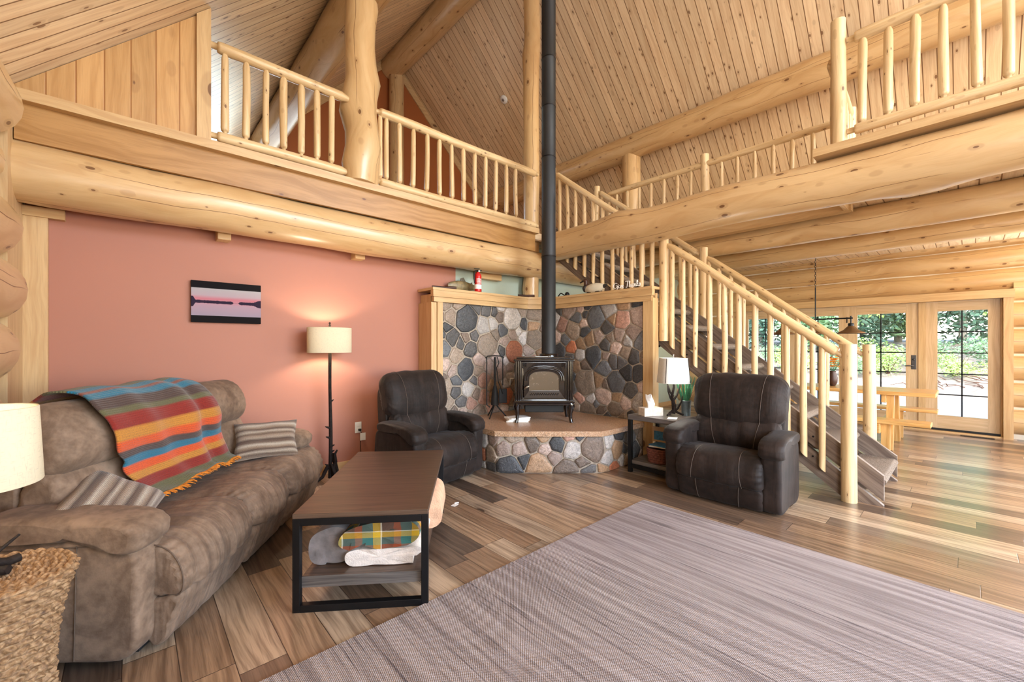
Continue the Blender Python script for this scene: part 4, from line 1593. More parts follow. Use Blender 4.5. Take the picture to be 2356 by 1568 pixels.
# ------------------------------------------------------------------ tables
CT = R(-36.8)
ct = thing('coffee_table', 'long brown wood coffee table with black metal end frames and a low shelf', 'table', (.599, 2.298, 0), CT)
CW, CL, CH = .675, 1.24, .5
q = .036
for y in (0, CL - q):
    f_ = MB().box((0, y, 0), (q, y + q, CH - .026), bev=.002).box((CW - q, y, 0), (CW, y + q, CH - .026), bev=.002)
    f_.box((q, y, 0), (CW - q, y + q, q), bev=.002).box((q, y, CH - .026 - q), (CW - q, y + q, CH - .026), bev=.002)
    f_.build('end_frame', M['black'], ct)
MB().box((.0, .0, CH - .026), (CW, CL, CH), grain=0, bev=.003).build('table_top', M['ttop'], ct)
sh = MB().box((.036, .032, .112), (CW - .036, CL - .032, .168), grain=0, bev=.003).build('shelf', M['ttop'], ct)
look(MB().box((.036, .028, .112), (CW - .036, .0325, .168), grain=0).build('shelf_edge', M['tgrey'], sh), 'grey front edge')

# blankets on the shelf (profiles are in the x-z plane of the table, swept along its length)


def folded(name, label, path, th, y0, y1, mat, r=.02, wr=.006, seed=1):
    P = catmull([(a, b, 0) for a, b in path], 5)
    A, B = [], []
    for i, p in enumerate(P):
        t = (P[min(i + 1, len(P) - 1)] - P[max(i - 1, 0)]).normalized()
        n = Vector((-t.y, t.x, 0))
        A.append(p + n * th / 2)
        B.append(p - n * th / 2)
    ring = A + B[::-1]
    mb = MB()
    rings = []
    N = 14
    for k in range(N + 1):
        y = y0 + (y1 - y0) * k / N
        rings.append([(p.x + wr * mnoise.noise((p.x * 9, y * 7, seed)), y + .012 * mnoise.noise((p.x * 12, p.y * 12, seed + k * .05)), max(.170, p.y + wr * mnoise.noise((p.x * 9 + 5, y * 6, seed)))) for p in ring])
    mb.rings(rings, True, True, True)
    o = mb.build(name, M[mat], None, ct.location, (0, 0, CT))
    return tag(o, label, 'blanket')


folded('folded_blanket', 'white fleece blanket folded on the coffee table shelf', [(.585, .195), (.40, .192), (.27, .193), (.245, .215), (.27, .238), (.42, .236), (.59, .243), (.62, .225)], .04, .10, .50, 'fleece', seed=2)
folded('folded_blanket', 'green and yellow plaid blanket on top of the white one under the coffee table', [(.26, .285), (.22, .30), (.25, .345), (.34, .375), (.5, .385), (.58, .37), (.60, .33), (.55, .295), (.42, .285), (.34, .305)], .045, .09, .46, 'plaid', seed=4)
folded('rolled_blanket', 'grey plush blanket rolled up on the left of the coffee table shelf', [(.20, .27), (.17, .30), (.12, .30), (.085, .265), (.10, .21), (.16, .195), (.225, .21), (.25, .27), (.22, .335), (.15, .35), (.07, .32), (.05, .26), (.06, .205), (.12, .185)], .036, .13, .60, 'greyfleece', seed=6)
folded('folded_blanket', 'peach blanket bulging out at the right side of the coffee table shelf', [(.50, .20), (.62, .195), (.68, .22), (.68, .29), (.66, .35), (.58, .37), (.50, .36), (.48, .30)], .05, .53, .90, 'peach', seed=8)

# side table between the hearth and the right recliner
sd = thing('side_table', 'grey wood side table with black legs between hearth and right recliner', 'table', (3.93, 1.925, 0))
SW, SD, SH = .60, .54, .61
MB().box((0, 0, SH - .05), (SW, SD, SH), grain=0, bev=.004).build('table_top', M['tside'], sd)
MB().box((.02, .02, .09), (SW - .02, SD - .02, .13), grain=1, bev=.003).build('shelf', M['tgrey'], sd)
for x in (0, SW - .04):
    for y in (0, SD - .04):
        MB().box((x, y, 0), (x + .04, y + .04, SH - .05), bev=.002).build('leg', M['black'], sd)
for x in (0, SW - .04):
    MB().box((x + .004, .04, .05), (x + .036, SD - .04, .09)).build('rail', M['black'], sd)

# picnic style dining table in the next room
pt = thing('picnic_table', 'honey pine picnic table in the dining area by the glass doors', 'table', (7.62, .27, 0))
m_ = MB()
for k in range(4):
    m_.box((-.37 + k * .186, 0, .705), (-.37 + k * .186 + .18, 2.1, .755), bev=.008)
m_.build('table_top', M['picnic'], pt)
for s in (-1, 1):
    MB().box((s * .76 - .14, .02, .40), (s * .76 + .14, 2.08, .445), bev=.008).build('bench_seat', M['picnic'], pt)
for y in (.42, 1.66):
    for s in (-1, 1):
        mm = Matrix.Translation((s * .42, y, 0)) @ Matrix.Rotation(R(s * -14), 4, 'Y')
        MB().box((-.06, -.035, .0), (.06, .035, .73), M=mm).build('leg', M['picnic'], pt)
        MB().box((s * .76 - .05, y - .04, .0), (s * .76 + .05, y + .04, .40)).build('bench_leg', M['picnic'], pt)
    MB().box((-.92, y + .036, .28), (.92, y + .09, .40), bev=.01).box((-.34, y + .036, .60), (.34, y + .09, .705), bev=.01).build('cross_beam', M['picnic'], pt)

# rug
rg_ = MB()
nx_, ny_ = 30, 30
rg_.box((.36, -1.3, .002), (3.285, 1.905, .012), grain=1)
tag(rg_.build('area_rug', M['rug']), 'large mauve-grey striped woven rug on the plank floor in the foreground', 'rug')

# ------------------------------------------------------------------ lamps


def bulb(name, loc, e, col=(1, .82, .62), r=.035):
    return light(name, 'POINT', loc, e, col, radius=r)


FL = (1.475, 4.33, 0)
fl_ = thing('floor_lamp', 'tall floor lamp with a twig-like black stem and oval linen shade beside the sofa', 'lamp', FL)
b = MB()
pole = [(0, 0, z) for z in [.02 + .05 * i for i in range(25)]]
b.log((0, 0, .02), (0, 0, 1.275), .019, .015, seed=3, seg=10, step=.05, wob=.16)
rnd = random.Random(4)
for z_, a in ((.33, -30), (.42, 200), (.52, 175), (.78, 20), (.22, 10), (.14, 160), (.27, 0)):
    d = Vector((math.cos(R(a)), math.sin(R(a)), .45))
    b.tube([Vector((0, 0, z_)), Vector((0, 0, z_)) + d * .028, Vector((0, 0, z_)) + d * .045], [.012, .009, .004], 7)
b.build('stem', M['bark'], fl_)
b = MB()
for a, l_, h in ((-60, .12, .16), (60, .11, .16), (180, .12, .14), (-10, .09, .26)):
    c, s = math.cos(R(a)), math.sin(R(a))
    b.tube([(.02 * c, .02 * s, h), (.05 * c, .05 * s, h * .6), (.07 * c, .07 * s, h * .3), (l_ * c, l_ * s, .012)], [.018, .02, .017, .016], 8)
b.build('foot', M['bark'], fl_)
bb = MB().tube([(.02, -.03, .12), (.045, -.04, .18), (.035, -.04, .26), (.055, -.05, .30)], [.02, .016, .014, .008], 8)
bb.build('branch', M['bark'], fl_)
MB().lathe([(.212, 1.277), (.214, 1.28), (.214, 1.525), (.212, 1.528), (.209, 1.525), (.209, 1.28), (.212, 1.277)], 48, sy=.62).build('lamp_shade', M['shade'], fl_)
MB().tube([(0, 0, 1.27), (0, 0, 1.53)], .005, 8).tube([(-.209, 0, 1.505), (.209, 0, 1.505)], .003, 6).build('harp', M['steel'], fl_)
MB().lathe([(.001, 1.53), (.008, 1.535), (.012, 1.55), (.005, 1.558), (.012, 1.575), (.001, 1.585)], 12).build('finial', M['bark'], fl_)
bl_ = bulb('floor_lamp_bulb', (0, 0, 1.40), 30)
bl_.parent = fl_

# wicker table with the table lamp, lower left
WT = (-.345, 2.115, 0)
wt = thing('wicker_table', 'hourglass woven seagrass end table at the left of the sofa arm', 'table', WT)
mb = MB()
rows, seg = 25, 240
prof = []
for i in range(rows * 8 + 1):
    t = i / (rows * 8)
    z_ = .60 * t
    r_ = .142 + .058 * (abs(t - .42) / .58) ** 2.2 + (.02 * ((.42 - t) / .42) ** 2 if t < .42 else 0)
    if t > .93:
        r_ = .142 + .058 * ((.93 - .42) / .58) ** 2.2 + .010 * math.sin((t - .93) / .07 * PI * .75)
    prof.append((r_, z_))
rings = []
for i, (r_, z_) in enumerate(prof):
    ph = i / 8
    row = int(ph)
    ring = []
    for j in range(seg):
        a = 2 * PI * j / seg
        cord = abs(math.sin(ph * PI)) ** .7
        tw = math.sin(a * 26 + (ph - row) * 3.0 * (1 if row % 2 else -1) + row * 1.3)
        rr_ = r_ + .013 * cord + .0065 * tw * cord + .0018 * mnoise.noise((a * 20, z_ * 60, 1))
        ring.append((rr_ * math.cos(a), rr_ * math.sin(a), z_ + .0018 * math.sin(a * 26 + ph)))
    rings.append(ring)
mb.rings(rings, True, True, True)
mb.build('body', M['wicker'], wt)
mb = MB()
rings = []
for i in range(0, 81):
    t = i / 80
    r_ = .198 * (1 - t) + .004
    ph = t * 10
    ring = []
    for j in range(seg):
        a = 2 * PI * j / seg
        cord = abs(math.sin(ph * PI)) ** .7
        tw = math.sin(a * 34 + (ph - int(ph)) * 3.4 * (1 if int(ph) % 2 else -1) + int(ph) * 1.3)
        ring.append((r_ * math.cos(a), r_ * math.sin(a), .600 + .009 * cord + .005 * tw * cord))
    rings.append(ring)
mb.rings(rings, True, False, True)
mb.build('table_top', M['wicker'], wt)

tl = thing('table_lamp', 'cream drum table lamp with a dark branch base on the wicker table', 'lamp', (WT[0] - .03, WT[1], .612))
b = MB()
for a, l_ in ((-80, .13), (35, .115), (150, .12), (-20, .09)):
    c, s = math.cos(R(a)), math.sin(R(a))
    b.tube([(.0, .0, .07), (.35 * l_ * c, .35 * l_ * s, .035), (.7 * l_ * c, .7 * l_ * s, .016), (l_ * c, l_ * s, .017)], [.016, .015, .016, .015], 8)
b.tube([(.03, .03, .04), (.07, .08, .07), (.09, .10, .085)], [.006, .005, .004], 6)
b.build('foot', M['bark'], tl)
MB().log((0, 0, .03), (0, 0, .36), .016, .013, seed=8, seg=10, step=.04, wob=.15).build('stem', M['bark'], tl)
MB().lathe([(.156, .29), (.158, .293), (.147, .535), (.145, .538), (.142, .535), (.153, .293), (.156, .29)], 56).build('lamp_shade', M['shade'], tl)
MB().tube([(-.143, 0, .52), (.143, 0, .52)], .003, 6).tube([(0, 0, .35), (0, 0, .53)], .005, 8).build('harp', M['steel'], tl)
b2 = bulb('table_lamp_bulb', (0, 0, .41), 6)
b2.parent = tl

# side table lamp
sl_ = thing('table_lamp', 'white square-shaded table lamp with a bare branch base on the grey side table', 'lamp', (4.22, 2.10, .61))
b = MB()
rnd = random.Random(12)
b.tube([(0, 0, .02), (.01, -.01, .1), (-.012, .01, .2), (.012, 0, .30), (0, 0, .37)], [.02, .017, .015, .012, .008], 8)
for z0, a, l_ in ((.05, 40, .09), (.1, 200, .1), (.16, -30, .1), (.2, 120, .08), (.14, 170, .12), (.03, -70, .11)):
    c, s = math.cos(R(a)), math.sin(R(a))
    b.tube([(0, 0, z0), (c * l_ * .4, s * l_ * .4, z0 + .05), (c * l_ * .7, s * l_ * .7, z0 + .12), (c * l_ * .8, s * l_ * .8, z0 + .18)], [.013, .010, .008, .005], 7)
for a in (-60, 50, 170):
    c, s = math.cos(R(a)), math.sin(R(a))
    b.tube([(0, 0, .06), (c * .05, s * .05, .03), (c * .10, s * .10, .012)], [.014, .012, .011], 7)
b.build('branch_base', M['bark'], sl_)


def rsq(h, n=48, e=4.0):
    out = []
    for k in range(n):
        a = 2 * PI * k / n
        c, s = math.cos(a), math.sin(a)
        d = (abs(c) ** e + abs(s) ** e) ** (-1 / e)
        out.append((c * d * h, s * d * h))
    return out


RZ = Matrix.Rotation(R(47), 4, 'Z')
MB().rings([[(x, y, z_) for x, y in rsq(h)] for h, z_ in ((.150, .345), (.150, .348), (.128, .605), (.125, .607), (.122, .604), (.145, .35), (.150, .345))], True, False, True, M=RZ).build('lamp_shade', M['shadew'], sl_)
sm_ = MB()
for k in range(4):
    M2 = Matrix.Rotation(R(47 + 90 * k), 4, 'Z')
    sm_.tube([(.127, .127, .35), (.109, .109, .604)], .003, 6, M=M2)
sm_.build('shade_piping', M['canvas'], sl_)
MB().tube([(0, 0, .36), (0, 0, .615)], .005, 8).tube([(-.12, 0, .595), (.12, 0, .595)], .003, 6).lathe([(.001, .612), (.01, .618), (.006, .63), (.01, .64), (.001, .65)], 10).build('finial', M['steel'], sl_)
b3 = bulb('side_lamp_bulb', (0, 0, .47), 14, (1, .9, .78))
b3.parent = sl_

# potted reeds behind the lamp
pr = thing('potted_reeds', 'galvanised pot of tall green reeds behind the white-shaded lamp', 'plant', (4.34, 2.02, .61))
MB().lathe([(.045, 0), (.05, .15), (.055, .155), (.05, .16), (.044, .15), (.04, .02)], 24, cap=True).build('pot', M['galv'], pr)
b = MB()
rnd = random.Random(2)
for k in range(34):
    a, l_ = rnd.uniform(0, 2 * PI), rnd.uniform(.03, .12)
    c, s = math.cos(a), math.sin(a)
    b.tube([(c * .02, s * .02, .05), (c * l_ * .5, s * l_ * .5, .22), (c * l_, s * l_, rnd.uniform(.34, .42))], [.005, .006, .002], 5)
b.build('reeds', M['reed'], pr)
b = MB()
for k in range(7):
    a = R(-50 + 14 * k)
    b.tube([(0, 0, .1), (.08 * math.cos(a), .08 * math.sin(a), .25), (.2 * math.cos(a), .2 * math.sin(a), .36 + .03 * (k % 3))], [.003, .0025, .0015], 5)
b.build('dry_twigs', M['twig'], pr)

tb = thing('tissue_box', 'grey marbled tissue box with a tuft of white tissue on the side table', 'tissue box', (4.06, 2.27, .61), R(-28))
MB().box((-.11, -.06, 0), (.11, .06, .085), bev=.003).build('box', M['marble'], tb)
b = MB()
rings = []
for k in range(7):
    t = k / 6
    rings.append([((.035 + .012 * math.sin(3 * t)) * math.cos(a) * (1 - .15 * t) + .01 * math.sin(5 * t) - .02 * t, (.018 + .02 * t) * math.sin(a) + .012 * math.sin(3 * a + t * 4) * t, .083 + .12 * t + .025 * t * math.sin(2 * a + 1)) for a in [2 * PI * j / 14 for j in range(14)]])
b.rings(rings, True, False, True)
b.build('tissue', M['tissue'], tb)
tag(MB().box((-.06, -.045, 0), (.06, .045, .002)).build('note_paper', M['paper'], None, (4.06, 2.03, .6105), (0, 0, R(20))), 'small white note paper lying by the lamp base on the side table', 'paper')

bk = thing('woven_basket', 'red-brown woven basket on the lower shelf of the side table', 'basket', (4.13, 2.18, .132))
rings = []
for i in range(25):
    t = i / 24
    rings.append([((.14 + .02 * t + .004 * abs(math.sin(t * 6 * PI)) + .003 * math.sin(14 * a + int(t * 6) * PI)) * x, (.10 + .02 * t + .004 * abs(math.sin(t * 6 * PI)) + .003 * math.sin(14 * a)) * y, .15 * t) for a, (x, y) in [(2 * PI * j / 60, rsq(1, 60)[j]) for j in range(60)]])
mb = MB().rings(rings, True, False, True)
mb.rings([[(x * .14, y * .10, .01) for x, y in rsq(1, 60)], [(x * .156, y * .116, .15) for x, y in rsq(1, 60)]], True, False, True)
mb.prism([(x * .14, y * .10) for x, y in rsq(1, 40)], 0, .012)
mb.build('weave', M['basket'], bk)
for i, (nm, mt, lb, dx, dz, rz) in enumerate((('magazine', 'paper', 'white magazine lying across the top of the woven basket', .0, .152, 8), ('booklet', 'bluep', 'thin blue booklet on top of the white magazine in the basket', .01, .162, -6))):
    tag(MB().box((-.12, -.09, 0), (.12, .09, .008), bev=.002).build(nm, M[mt], None, (4.13 + dx, 2.17, .133 + dz), (0, 0, R(90 + rz))), lb, 'book')
bx = thing('picture_card', 'small card with a blue picture standing in the woven basket', 'card', (4.21, 2.24, .31), R(-90))
MB().box((-.09, -.006, 0), (.09, .006, .16)).build('card', M['card'], bx)
MB().box((-.07, -.0085, .02), (.07, -.006, .115)).build('print', M['bluep'], bx)
sb = thing('storage_tower', 'small white drawer unit on the floor behind the side table', 'drawer unit', (4.72, 2.46, 0))
MB().box((-.11, -.16, 0), (.13, .16, .56), bev=.006).build('body', M['white'], sb)
for k in range(3):
    d_ = MB().box((-.125, -.14, .03 + k * .175), (-.11, .14, .19 + k * .175), bev=.004).build('drawer', M['white'], sb)
    MB().tube([(-.135, -.04, .12 + k * .175), (-.135, .04, .12 + k * .175)], .005, 6).build('drawer_pull', M['steel'], d_)
tag(MB().tube(catmull([(4.86, 3.0, 1.62), (4.86, 2.86, 1.38), (4.86, 2.66, 1.33), (4.86, 2.50, 1.42), (4.86, 2.42, 1.6), (4.86, 2.5, 1.78), (4.86, 2.75, 1.86), (4.86, 2.95, 1.78), (4.86, 3.0, 1.62)], 6), .017, 10).build('cable_loop', M['pipe']),
    'dark grey rubber hose loop hanging under the stairs behind the stone wall', 'hose')

# ------------------------------------------------------------------ on the wall
pic = thing('lake_picture', 'wide canvas of a pink dusk lake with black bars on the pink wall', 'picture', (.382, YP, 1.552))
MB().box((0, -.035, 0), (.525, -.001, .362)).build('canvas_frame', M['canvas'], pic)
MB().add([(0, -.0355, 0), (.525, -.0355, 0), (.525, -.0355, .362), (0, -.0355, .362)], [(0, 1, 2, 3)], [[(0, 0), (1, 0), (1, 1), (0, 1)]]).build('print', M['lake'], pic)
ou = thing('wall_outlet', 'white wall outlet on the pink wall between floor lamp and left recliner', 'outlet', (1.853, YP, .445))
MB().box((-.036, -.006, -.06), (.036, 0, .06), bev=.002).build('plate', M['white'], ou)
for z_ in (-.027, .027):
    MB().box((-.017, -.009, z_ - .016), (.017, -.006, z_ + .016), bev=.002).build('socket', M['white'], ou)
cd = thing('power_cord', 'brown lamp cord with a plug and paper tag hanging from the wall outlet', 'cord', (1.86, YP - .012, .42))
MB().box((-.013, -.03, -.012), (.013, .0, .012), bev=.003).build('plug', M['dark'], cd)
MB().tube(catmull([(0, -.03, 0), (.005, -.045, -.04), (0, -.03, -.15), (.01, -.03, -.3), (-.02, -.04, -.408), (-.2, -.06, -.412)], 6), .0035, 6).build('cord', M['bark'], cd)
MB().box((-.01, -.052, -.11), (.05, -.05, -.03)).build('tag', M['paper'], cd)

# ------------------------------------------------------------------ on the ledge of the stone wall
LZ = 2.03
ex = thing('fire_extinguisher', 'red fire extinguisher standing on the left ledge of the stone wall', 'extinguisher', (3.285, 4.245, LZ))
ex.scale = (.95, .95, .80)
MB().lathe([(.02, 0), (.044, .002), (.047, .02), (.047, .25), (.042, .285), (.022, .31), (.018, .325)], 28, cap=True).build('cylinder', M['red'], ex)
b = MB().lathe([(.02, .322), (.022, .335), (.016, .352)], 14, cap=True)
b.box((-.012, -.015, .345), (.055, .015, .358)).box((-.02, -.012, .37), (.06, .012, .378), M=Matrix.Rotation(R(-6), 4, 'Y'))
b.tube([(-.012, 0, .35), (-.04, 0, .345), (-.062, 0, .31), (-.062, 0, .2), (-.056, 0, .14)], .008, 8)
b.build('valve', M['black'], ex)
MB().lathe([(.0475, .05), (.0475, .12)], 28).build('label', M['paper'], ex)
lb = MB()
for k in range(5):
    lb.rings([[(.0478 * math.cos(a), .0478 * math.sin(a), z0) for a in [R(-150 + 4 * q) for q in range(26)]] for z0 in (.135 + k * .017, .143 + k * .017)], False, False, True)
lb.build('lettering', M['white'], ex)
MB().lathe([(.013, 0), (.013, .012), (.001, .012)], 12, M=Matrix.Translation((0, -.02, .335)) @ Matrix.Rotation(R(90), 4, 'X')).build('gauge', M['white'], ex)

fs_ = thing('fish_carving', 'carved wooden trout behind the red extinguisher on the ledge', 'fish', (3.20, 4.43, LZ), R(-4))
rings = []
for k in range(15):
    t = k / 14
    h = .012 + .066 * math.sin(PI * min(1, t * .98 + .02)) ** .7 * (1 - .35 * t)
    rings.append([(-.24 + .44 * t, .42 * h * math.cos(a), .085 + h * math.sin(a)) for a in [2 * PI * j / 18 for j in range(18)]])
MB().rings(rings, True, True, True).build('body', M['fish'], fs_)
b = MB()
for poly in ([(-.06, .14), (.03, .14), (-.01, .20), (-.05, .185)], [(.19, .08), (.27, .15), (.275, .03), (.2, .09)], [(-.05, .03), (.0, .03), (-.02, -.0)], [(.08, .12), (.13, .115), (.12, .15)]):
    n = len(poly)
    b.add([(p[0], -.004, p[1]) for p in poly] + [(p[0], .004, p[1]) for p in poly], [tuple(range(n)), tuple(range(2 * n - 1, n - 1, -1))] + [(i, n + i, n + (i + 1) % n, (i + 1) % n) for i in range(n)])
b.build('fin', M['finm'], fs_)
MB().box((-.1, -.03, 0), (.1, .03, .028), bev=.005).build('base', M['knife'], fs_)


def knife(label, loc, rz, L):
    t = thing('sheath_knife', label, 'knife', loc, rz)
    MB().rings([[(-L * .35 + L * .62 * u, .018 * (1 - .55 * u) * math.cos(a), .02 + .014 * math.sin(a)) for a in [2 * PI * j / 10 for j in range(10)]] for u in (0, .3, .7, 1)], True, True, True).build('sheath', M['knife'], t)
    MB().log((-L * .35, 0, .022), (-L * .66, 0, .024), .015, .018, seed=2, seg=10, step=.03, wob=.08).build('grip', M['duckh'], t)
    return t


knife('dark sheath knife sticking out over the left end of the stone wall ledge', (2.74, 4.30, LZ), R(172), .34)
knife('dark sheath knife lying on the ledge just left of the stovepipe', (4.07, 4.23, LZ), R(172), .30)

dk = thing('duck_decoy', 'canvasback duck decoy with brown head and cream body on the right ledge', 'decoy', (4.47, 3.30, LZ), R(90))
rings = []
for k in range(13):
    t = k / 12
    h = .012 + .055 * math.sin(PI * min(1, .06 + t * .92)) ** .65
    rings.append([(-.15 + .31 * t, .85 * h * math.cos(a), .062 + h * math.sin(a) + .018 * t * t * 0 + .015 * (1 - t) ** 3) for a in [2 * PI * j / 18 for j in range(18)]])
MB().rings(rings, True, True, True).build('body', M['duckb'], dk)
MB().lathe([(.03, -.01), (.05, .0), (.052, .02), (.03, .05), (.001, .055)], 16, M=Matrix.Translation((.125, 0, .07)) @ Matrix.Rotation(R(70), 4, 'Y')).build('breast', M['duckk'], dk)
b = MB().tube(catmull([(.12, 0, .08), (.135, 0, .12), (.135, 0, .155), (.145, 0, .178), (.17, 0, .18)], 4), [.036, .035, .033, .031, .029, .028, .027, .027, .027, .028, .029, .030, .030, .029, .026, .022, .016], 14)
hd_ = b.build('head', M['duckh'], dk)
MB().tube([(.178, 0, .182), (.205, 0, .170), (.235, 0, .160)], [.015, .011, .008], 10).build('bill', M['duckk'], dk)
b = MB().tube([(-.13, 0, .075), (-.17, 0, .085), (-.20, 0, .10)], [.032, .02, .006], 10)
b.build('tail', M['duckk'], dk)
b = MB()
b.box((-.09, -.035, 0), (-.03, .035, .022), bev=.005).box((.03, -.035, 0), (.10, .035, .022), bev=.005)
b.build('base', M['duckk'], dk)

# script sign "Give Thanks": one stroke per letter, standing on the ledge
gt = thing('script_sign', 'white cut-out script sign reading Give Thanks on the right ledge', 'sign', (4.44, 2.99, LZ), R(-90))
GL = {
    'G': [[(.9, .95), (.55, 1.05), (.15, .8), (.05, .35), (.35, .02), (.75, .15), (.9, .5), (.55, .5), (.95, .5), (.9, -.2), (.5, -.35)]],
    'i': [[(.0, .25), (.15, .5), (.15, .1), (.3, .0), (.42, .15)], [(.16, .72), (.2, .76)]],
    'v': [[(.0, .45), (.12, .5), (.2, .05), (.3, .05), (.42, .5), (.5, .45)]],
    'e': [[(.0, .15), (.3, .3), (.25, .5), (.08, .4), (.1, .08), (.3, .0), (.48, .15)]],
    'T': [[(.0, .95), (.35, 1.05), (.95, 1.0)], [(.55, 1.02), (.45, .5), (.35, .0), (.1, .05)]],
    'h': [[(.0, .1), (.25, .8), (.2, 1.0), (.1, .85), (.08, .0), (.15, .35), (.3, .45), (.35, .2), (.4, .0), (.52, .12)]],
    'a': [[(.4, .4), (.2, .5), (.05, .25), (.15, .02), (.35, .2), (.42, .48), (.4, .1), (.5, .0), (.6, .15)]],
    'n': [[(.0, .4), (.08, .48), (.1, .0), (.2, .4), (.35, .45), (.38, .1), (.45, .0), (.56, .12)]],
    'k': [[(.0, .1), (.25, .85), (.15, 1.0), (.08, .8), (.08, .0)], [(.1, .25), (.35, .45), (.12, .22), (.4, .0), (.52, .12)]],
    's': [[(.0, .1), (.2, .5), (.3, .2), (.2, .0), (.05, .05)]],
}
ADV = {'G': 1.05, 'i': .42, 'v': .5, 'e': .48, 'T': .8, 'h': .52, 'a': .58, 'n': .55, 'k': .5, 's': .35, ' ': .35}
S_ = .062
xx = 0.0
for wd in ('Give', 'Thanks'):
    mb = MB()
    for ch in wd:
        for st2 in GL[ch]:
            mb.tube(catmull([(xx + x * S_, 0, .024 + z_ * S_ * (1.15 if wd == 'Thanks' else 1)) for x, z_ in st2], 4), .0042, 7)
        xx += ADV[ch] * S_
    mb.box((xx - .6 * S_ * len(wd), -.006, .0), (xx - .02, .006, .006))
    mb.build('word', M['paper'], gt)
    xx += .3 * S_
tag(MB().tube(catmull([(4.47, 3.93, LZ + .004), (4.47, 3.88, LZ + .05), (4.47, 3.83, LZ + .03), (4.47, 3.80, LZ + .006)], 6), .008, 8).lathe([(.03, 0), (.034, .03), (.02, .055), (.001, .06)], 16, (4.47, 3.76, LZ), cap=True).build('curled_iron', M['black']),
    'small black curled metal object on the ledge right of the stovepipe', 'metal object')  # curled iron shape with a small dome, its use unknown

# ------------------------------------------------------------------ dining light, loft bits, floor vent
pd = thing('pendant_light', 'bronze pendant with bell shades on a bar above the picnic table', 'pendant light', (7.42, 1.52, 0))
zt = 2.655
MB().lathe([(.001, zt - .03), (.06, zt - .02), (.065, zt)], 20).build('canopy', M['black'], pd)
b = MB()
n_ = 13
for k in range(n_):
    z0 = zt - .03 - k * .033
    mm = Matrix.Translation((0, 0, z0 - .02)) @ Matrix.Rotation(R(90 * (k % 2)), 4, 'Z')
    b.tube([(.009 * math.cos(a), 0, .021 * math.sin(a)) for a in [2 * PI * j / 10 for j in range(11)]], .003, 5, M=mm)
b.build('chain', M['black'], pd)
b = MB().tube([(0, 0, zt - .03 - n_ * .033), (0, 0, 1.70)], .008, 8).tube([(0, -.43, 1.73), (0, .43, 1.73)], .010, 8).tube([(-.16, 0, 1.73), (.16, 0, 1.73)], .008, 8)
for y in (-.41, 0, .41):
    b.tube([(0, y, 1.76), (0, y, 1.66)], .009, 8)
    b.lathe([(.03, 1.66), (.036, 1.64), (.03, 1.60)], 14, (0, y, 0))
b.build('bar', M['black'], pd)
for y in (-.41, 0, .41):
    MB().lathe([(.035, 1.62), (.055, 1.60), (.085, 1.565), (.15, 1.53), (.165, 1.52), (.163, 1.516), (.148, 1.525), (.083, 1.56), (.05, 1.597)], 28, (0, y, 0)).build('shade', M['bronze'], pd)

fv = thing('floor_vent', 'narrow bronze floor register in the planks before the right glass door', 'vent', (9.17, -.08, .001))
b = MB().box((-.05, -.17, 0), (.05, .17, .004))
for k in range(22):
    b.box((-.04, -.155 + k * .0145, .004), (.04, -.147 + k * .0145, .007))
b.build('grille', M['black'], fv)
tag(MB().box((-.14, -.2, 0), (.14, .2, .2), bev=.01).build('storage_bin', M['fabric_box'], None, (4.95, .25, 2.975)), 'grey fabric bin on the right loft floor behind the balusters', 'bin')
tag(MB().box((4.6, -.9, 2.97), (5.6, .62, 2.985)).build('loft_rug', M['persian']), 'dark patterned rug on the right loft floor under the railing', 'rug')
tag(MB().tube([(0, 0, 0), (.03, .02, .002), (.06, 0, .001)], .006, 6).box((-.03, -.02, 0), (.03, .02, .003)).build('paper_tag', M['paper'], None, (2.02, 2.93, .001), (0, 0, .4)), 'small white paper tag on the floor by the coffee table leg', 'tag')

# orange flowers on the picnic table
fw = thing('flower_vase', 'vase of orange flowers standing on the picnic table', 'flowers', (7.62, 1.35, .755))
MB().lathe([(.03, 0), (.055, .05), (.06, .12), (.035, .2), (.04, .22)], 20, cap=True).build('vase', M['duckh'], fw)
b = MB()
rnd = random.Random(9)
for k in range(26):
    a, rr_ = rnd.uniform(0, 2 * PI), rnd.uniform(.02, .16)
    c = Vector((rr_ * math.cos(a), rr_ * math.sin(a), .34 + rnd.uniform(-.08, .14)))
    for q in range(6):
        e = R(60 * q)
        d = Vector((math.cos(e), math.sin(e), .35))
        b.add([c, c + d * .035 + Vector((-.01, .012, 0)), c + d * .05, c + d * .035 + Vector((.01, -.012, 0))], [(0, 1, 2, 3)])
b.build('blossoms', M['flower'], fw)
b = MB()
for k in range(12):
    a = R(30 * k)
    b.tube([(0, 0, .18), (.05 * math.cos(a), .05 * math.sin(a), .28), (.1 * math.cos(a), .1 * math.sin(a), .36)], .003, 5)
b.build('stems', M['reed'], fw)

# ------------------------------------------------------------------ outdoors, seen through the doors
g_ = MB()
nx_, ny_ = 60, 40
vs_, fs = [], []


def gz(x, y):
    base = -.12 if x < 17 else -.12 + 1.9 * (1 - math.exp(-(x - 17) / 7.0))
    return base + (.16 * mnoise.noise((x * .5, y * .5, 0)) + .05 * mnoise.noise((x * 2.1, y * 2.1, 4))) * min(1, max(0, (x - 16.6) / 2))


pv = MB().box((9.62, -14, -.2), (17.6, 26, -.12), grain=1)
struct(pv.build('ground', M['pave']))
for i in range(nx_ + 1):
    for j in range(ny_ + 1):
        x, y = 16.8 + 30 * i / nx_, -16 + 46 * j / ny_
        vs_.append((x, y, gz(x, y) - (.06 if i == 0 else 0)))
for i in range(nx_):
    for j in range(ny_):
        a = i * (ny_ + 1) + j
        fs.append((a, a + ny_ + 1, a + ny_ + 2, a + 1))
struct(g_.add(vs_, fs, None, True).build('terrain', M['bank']))


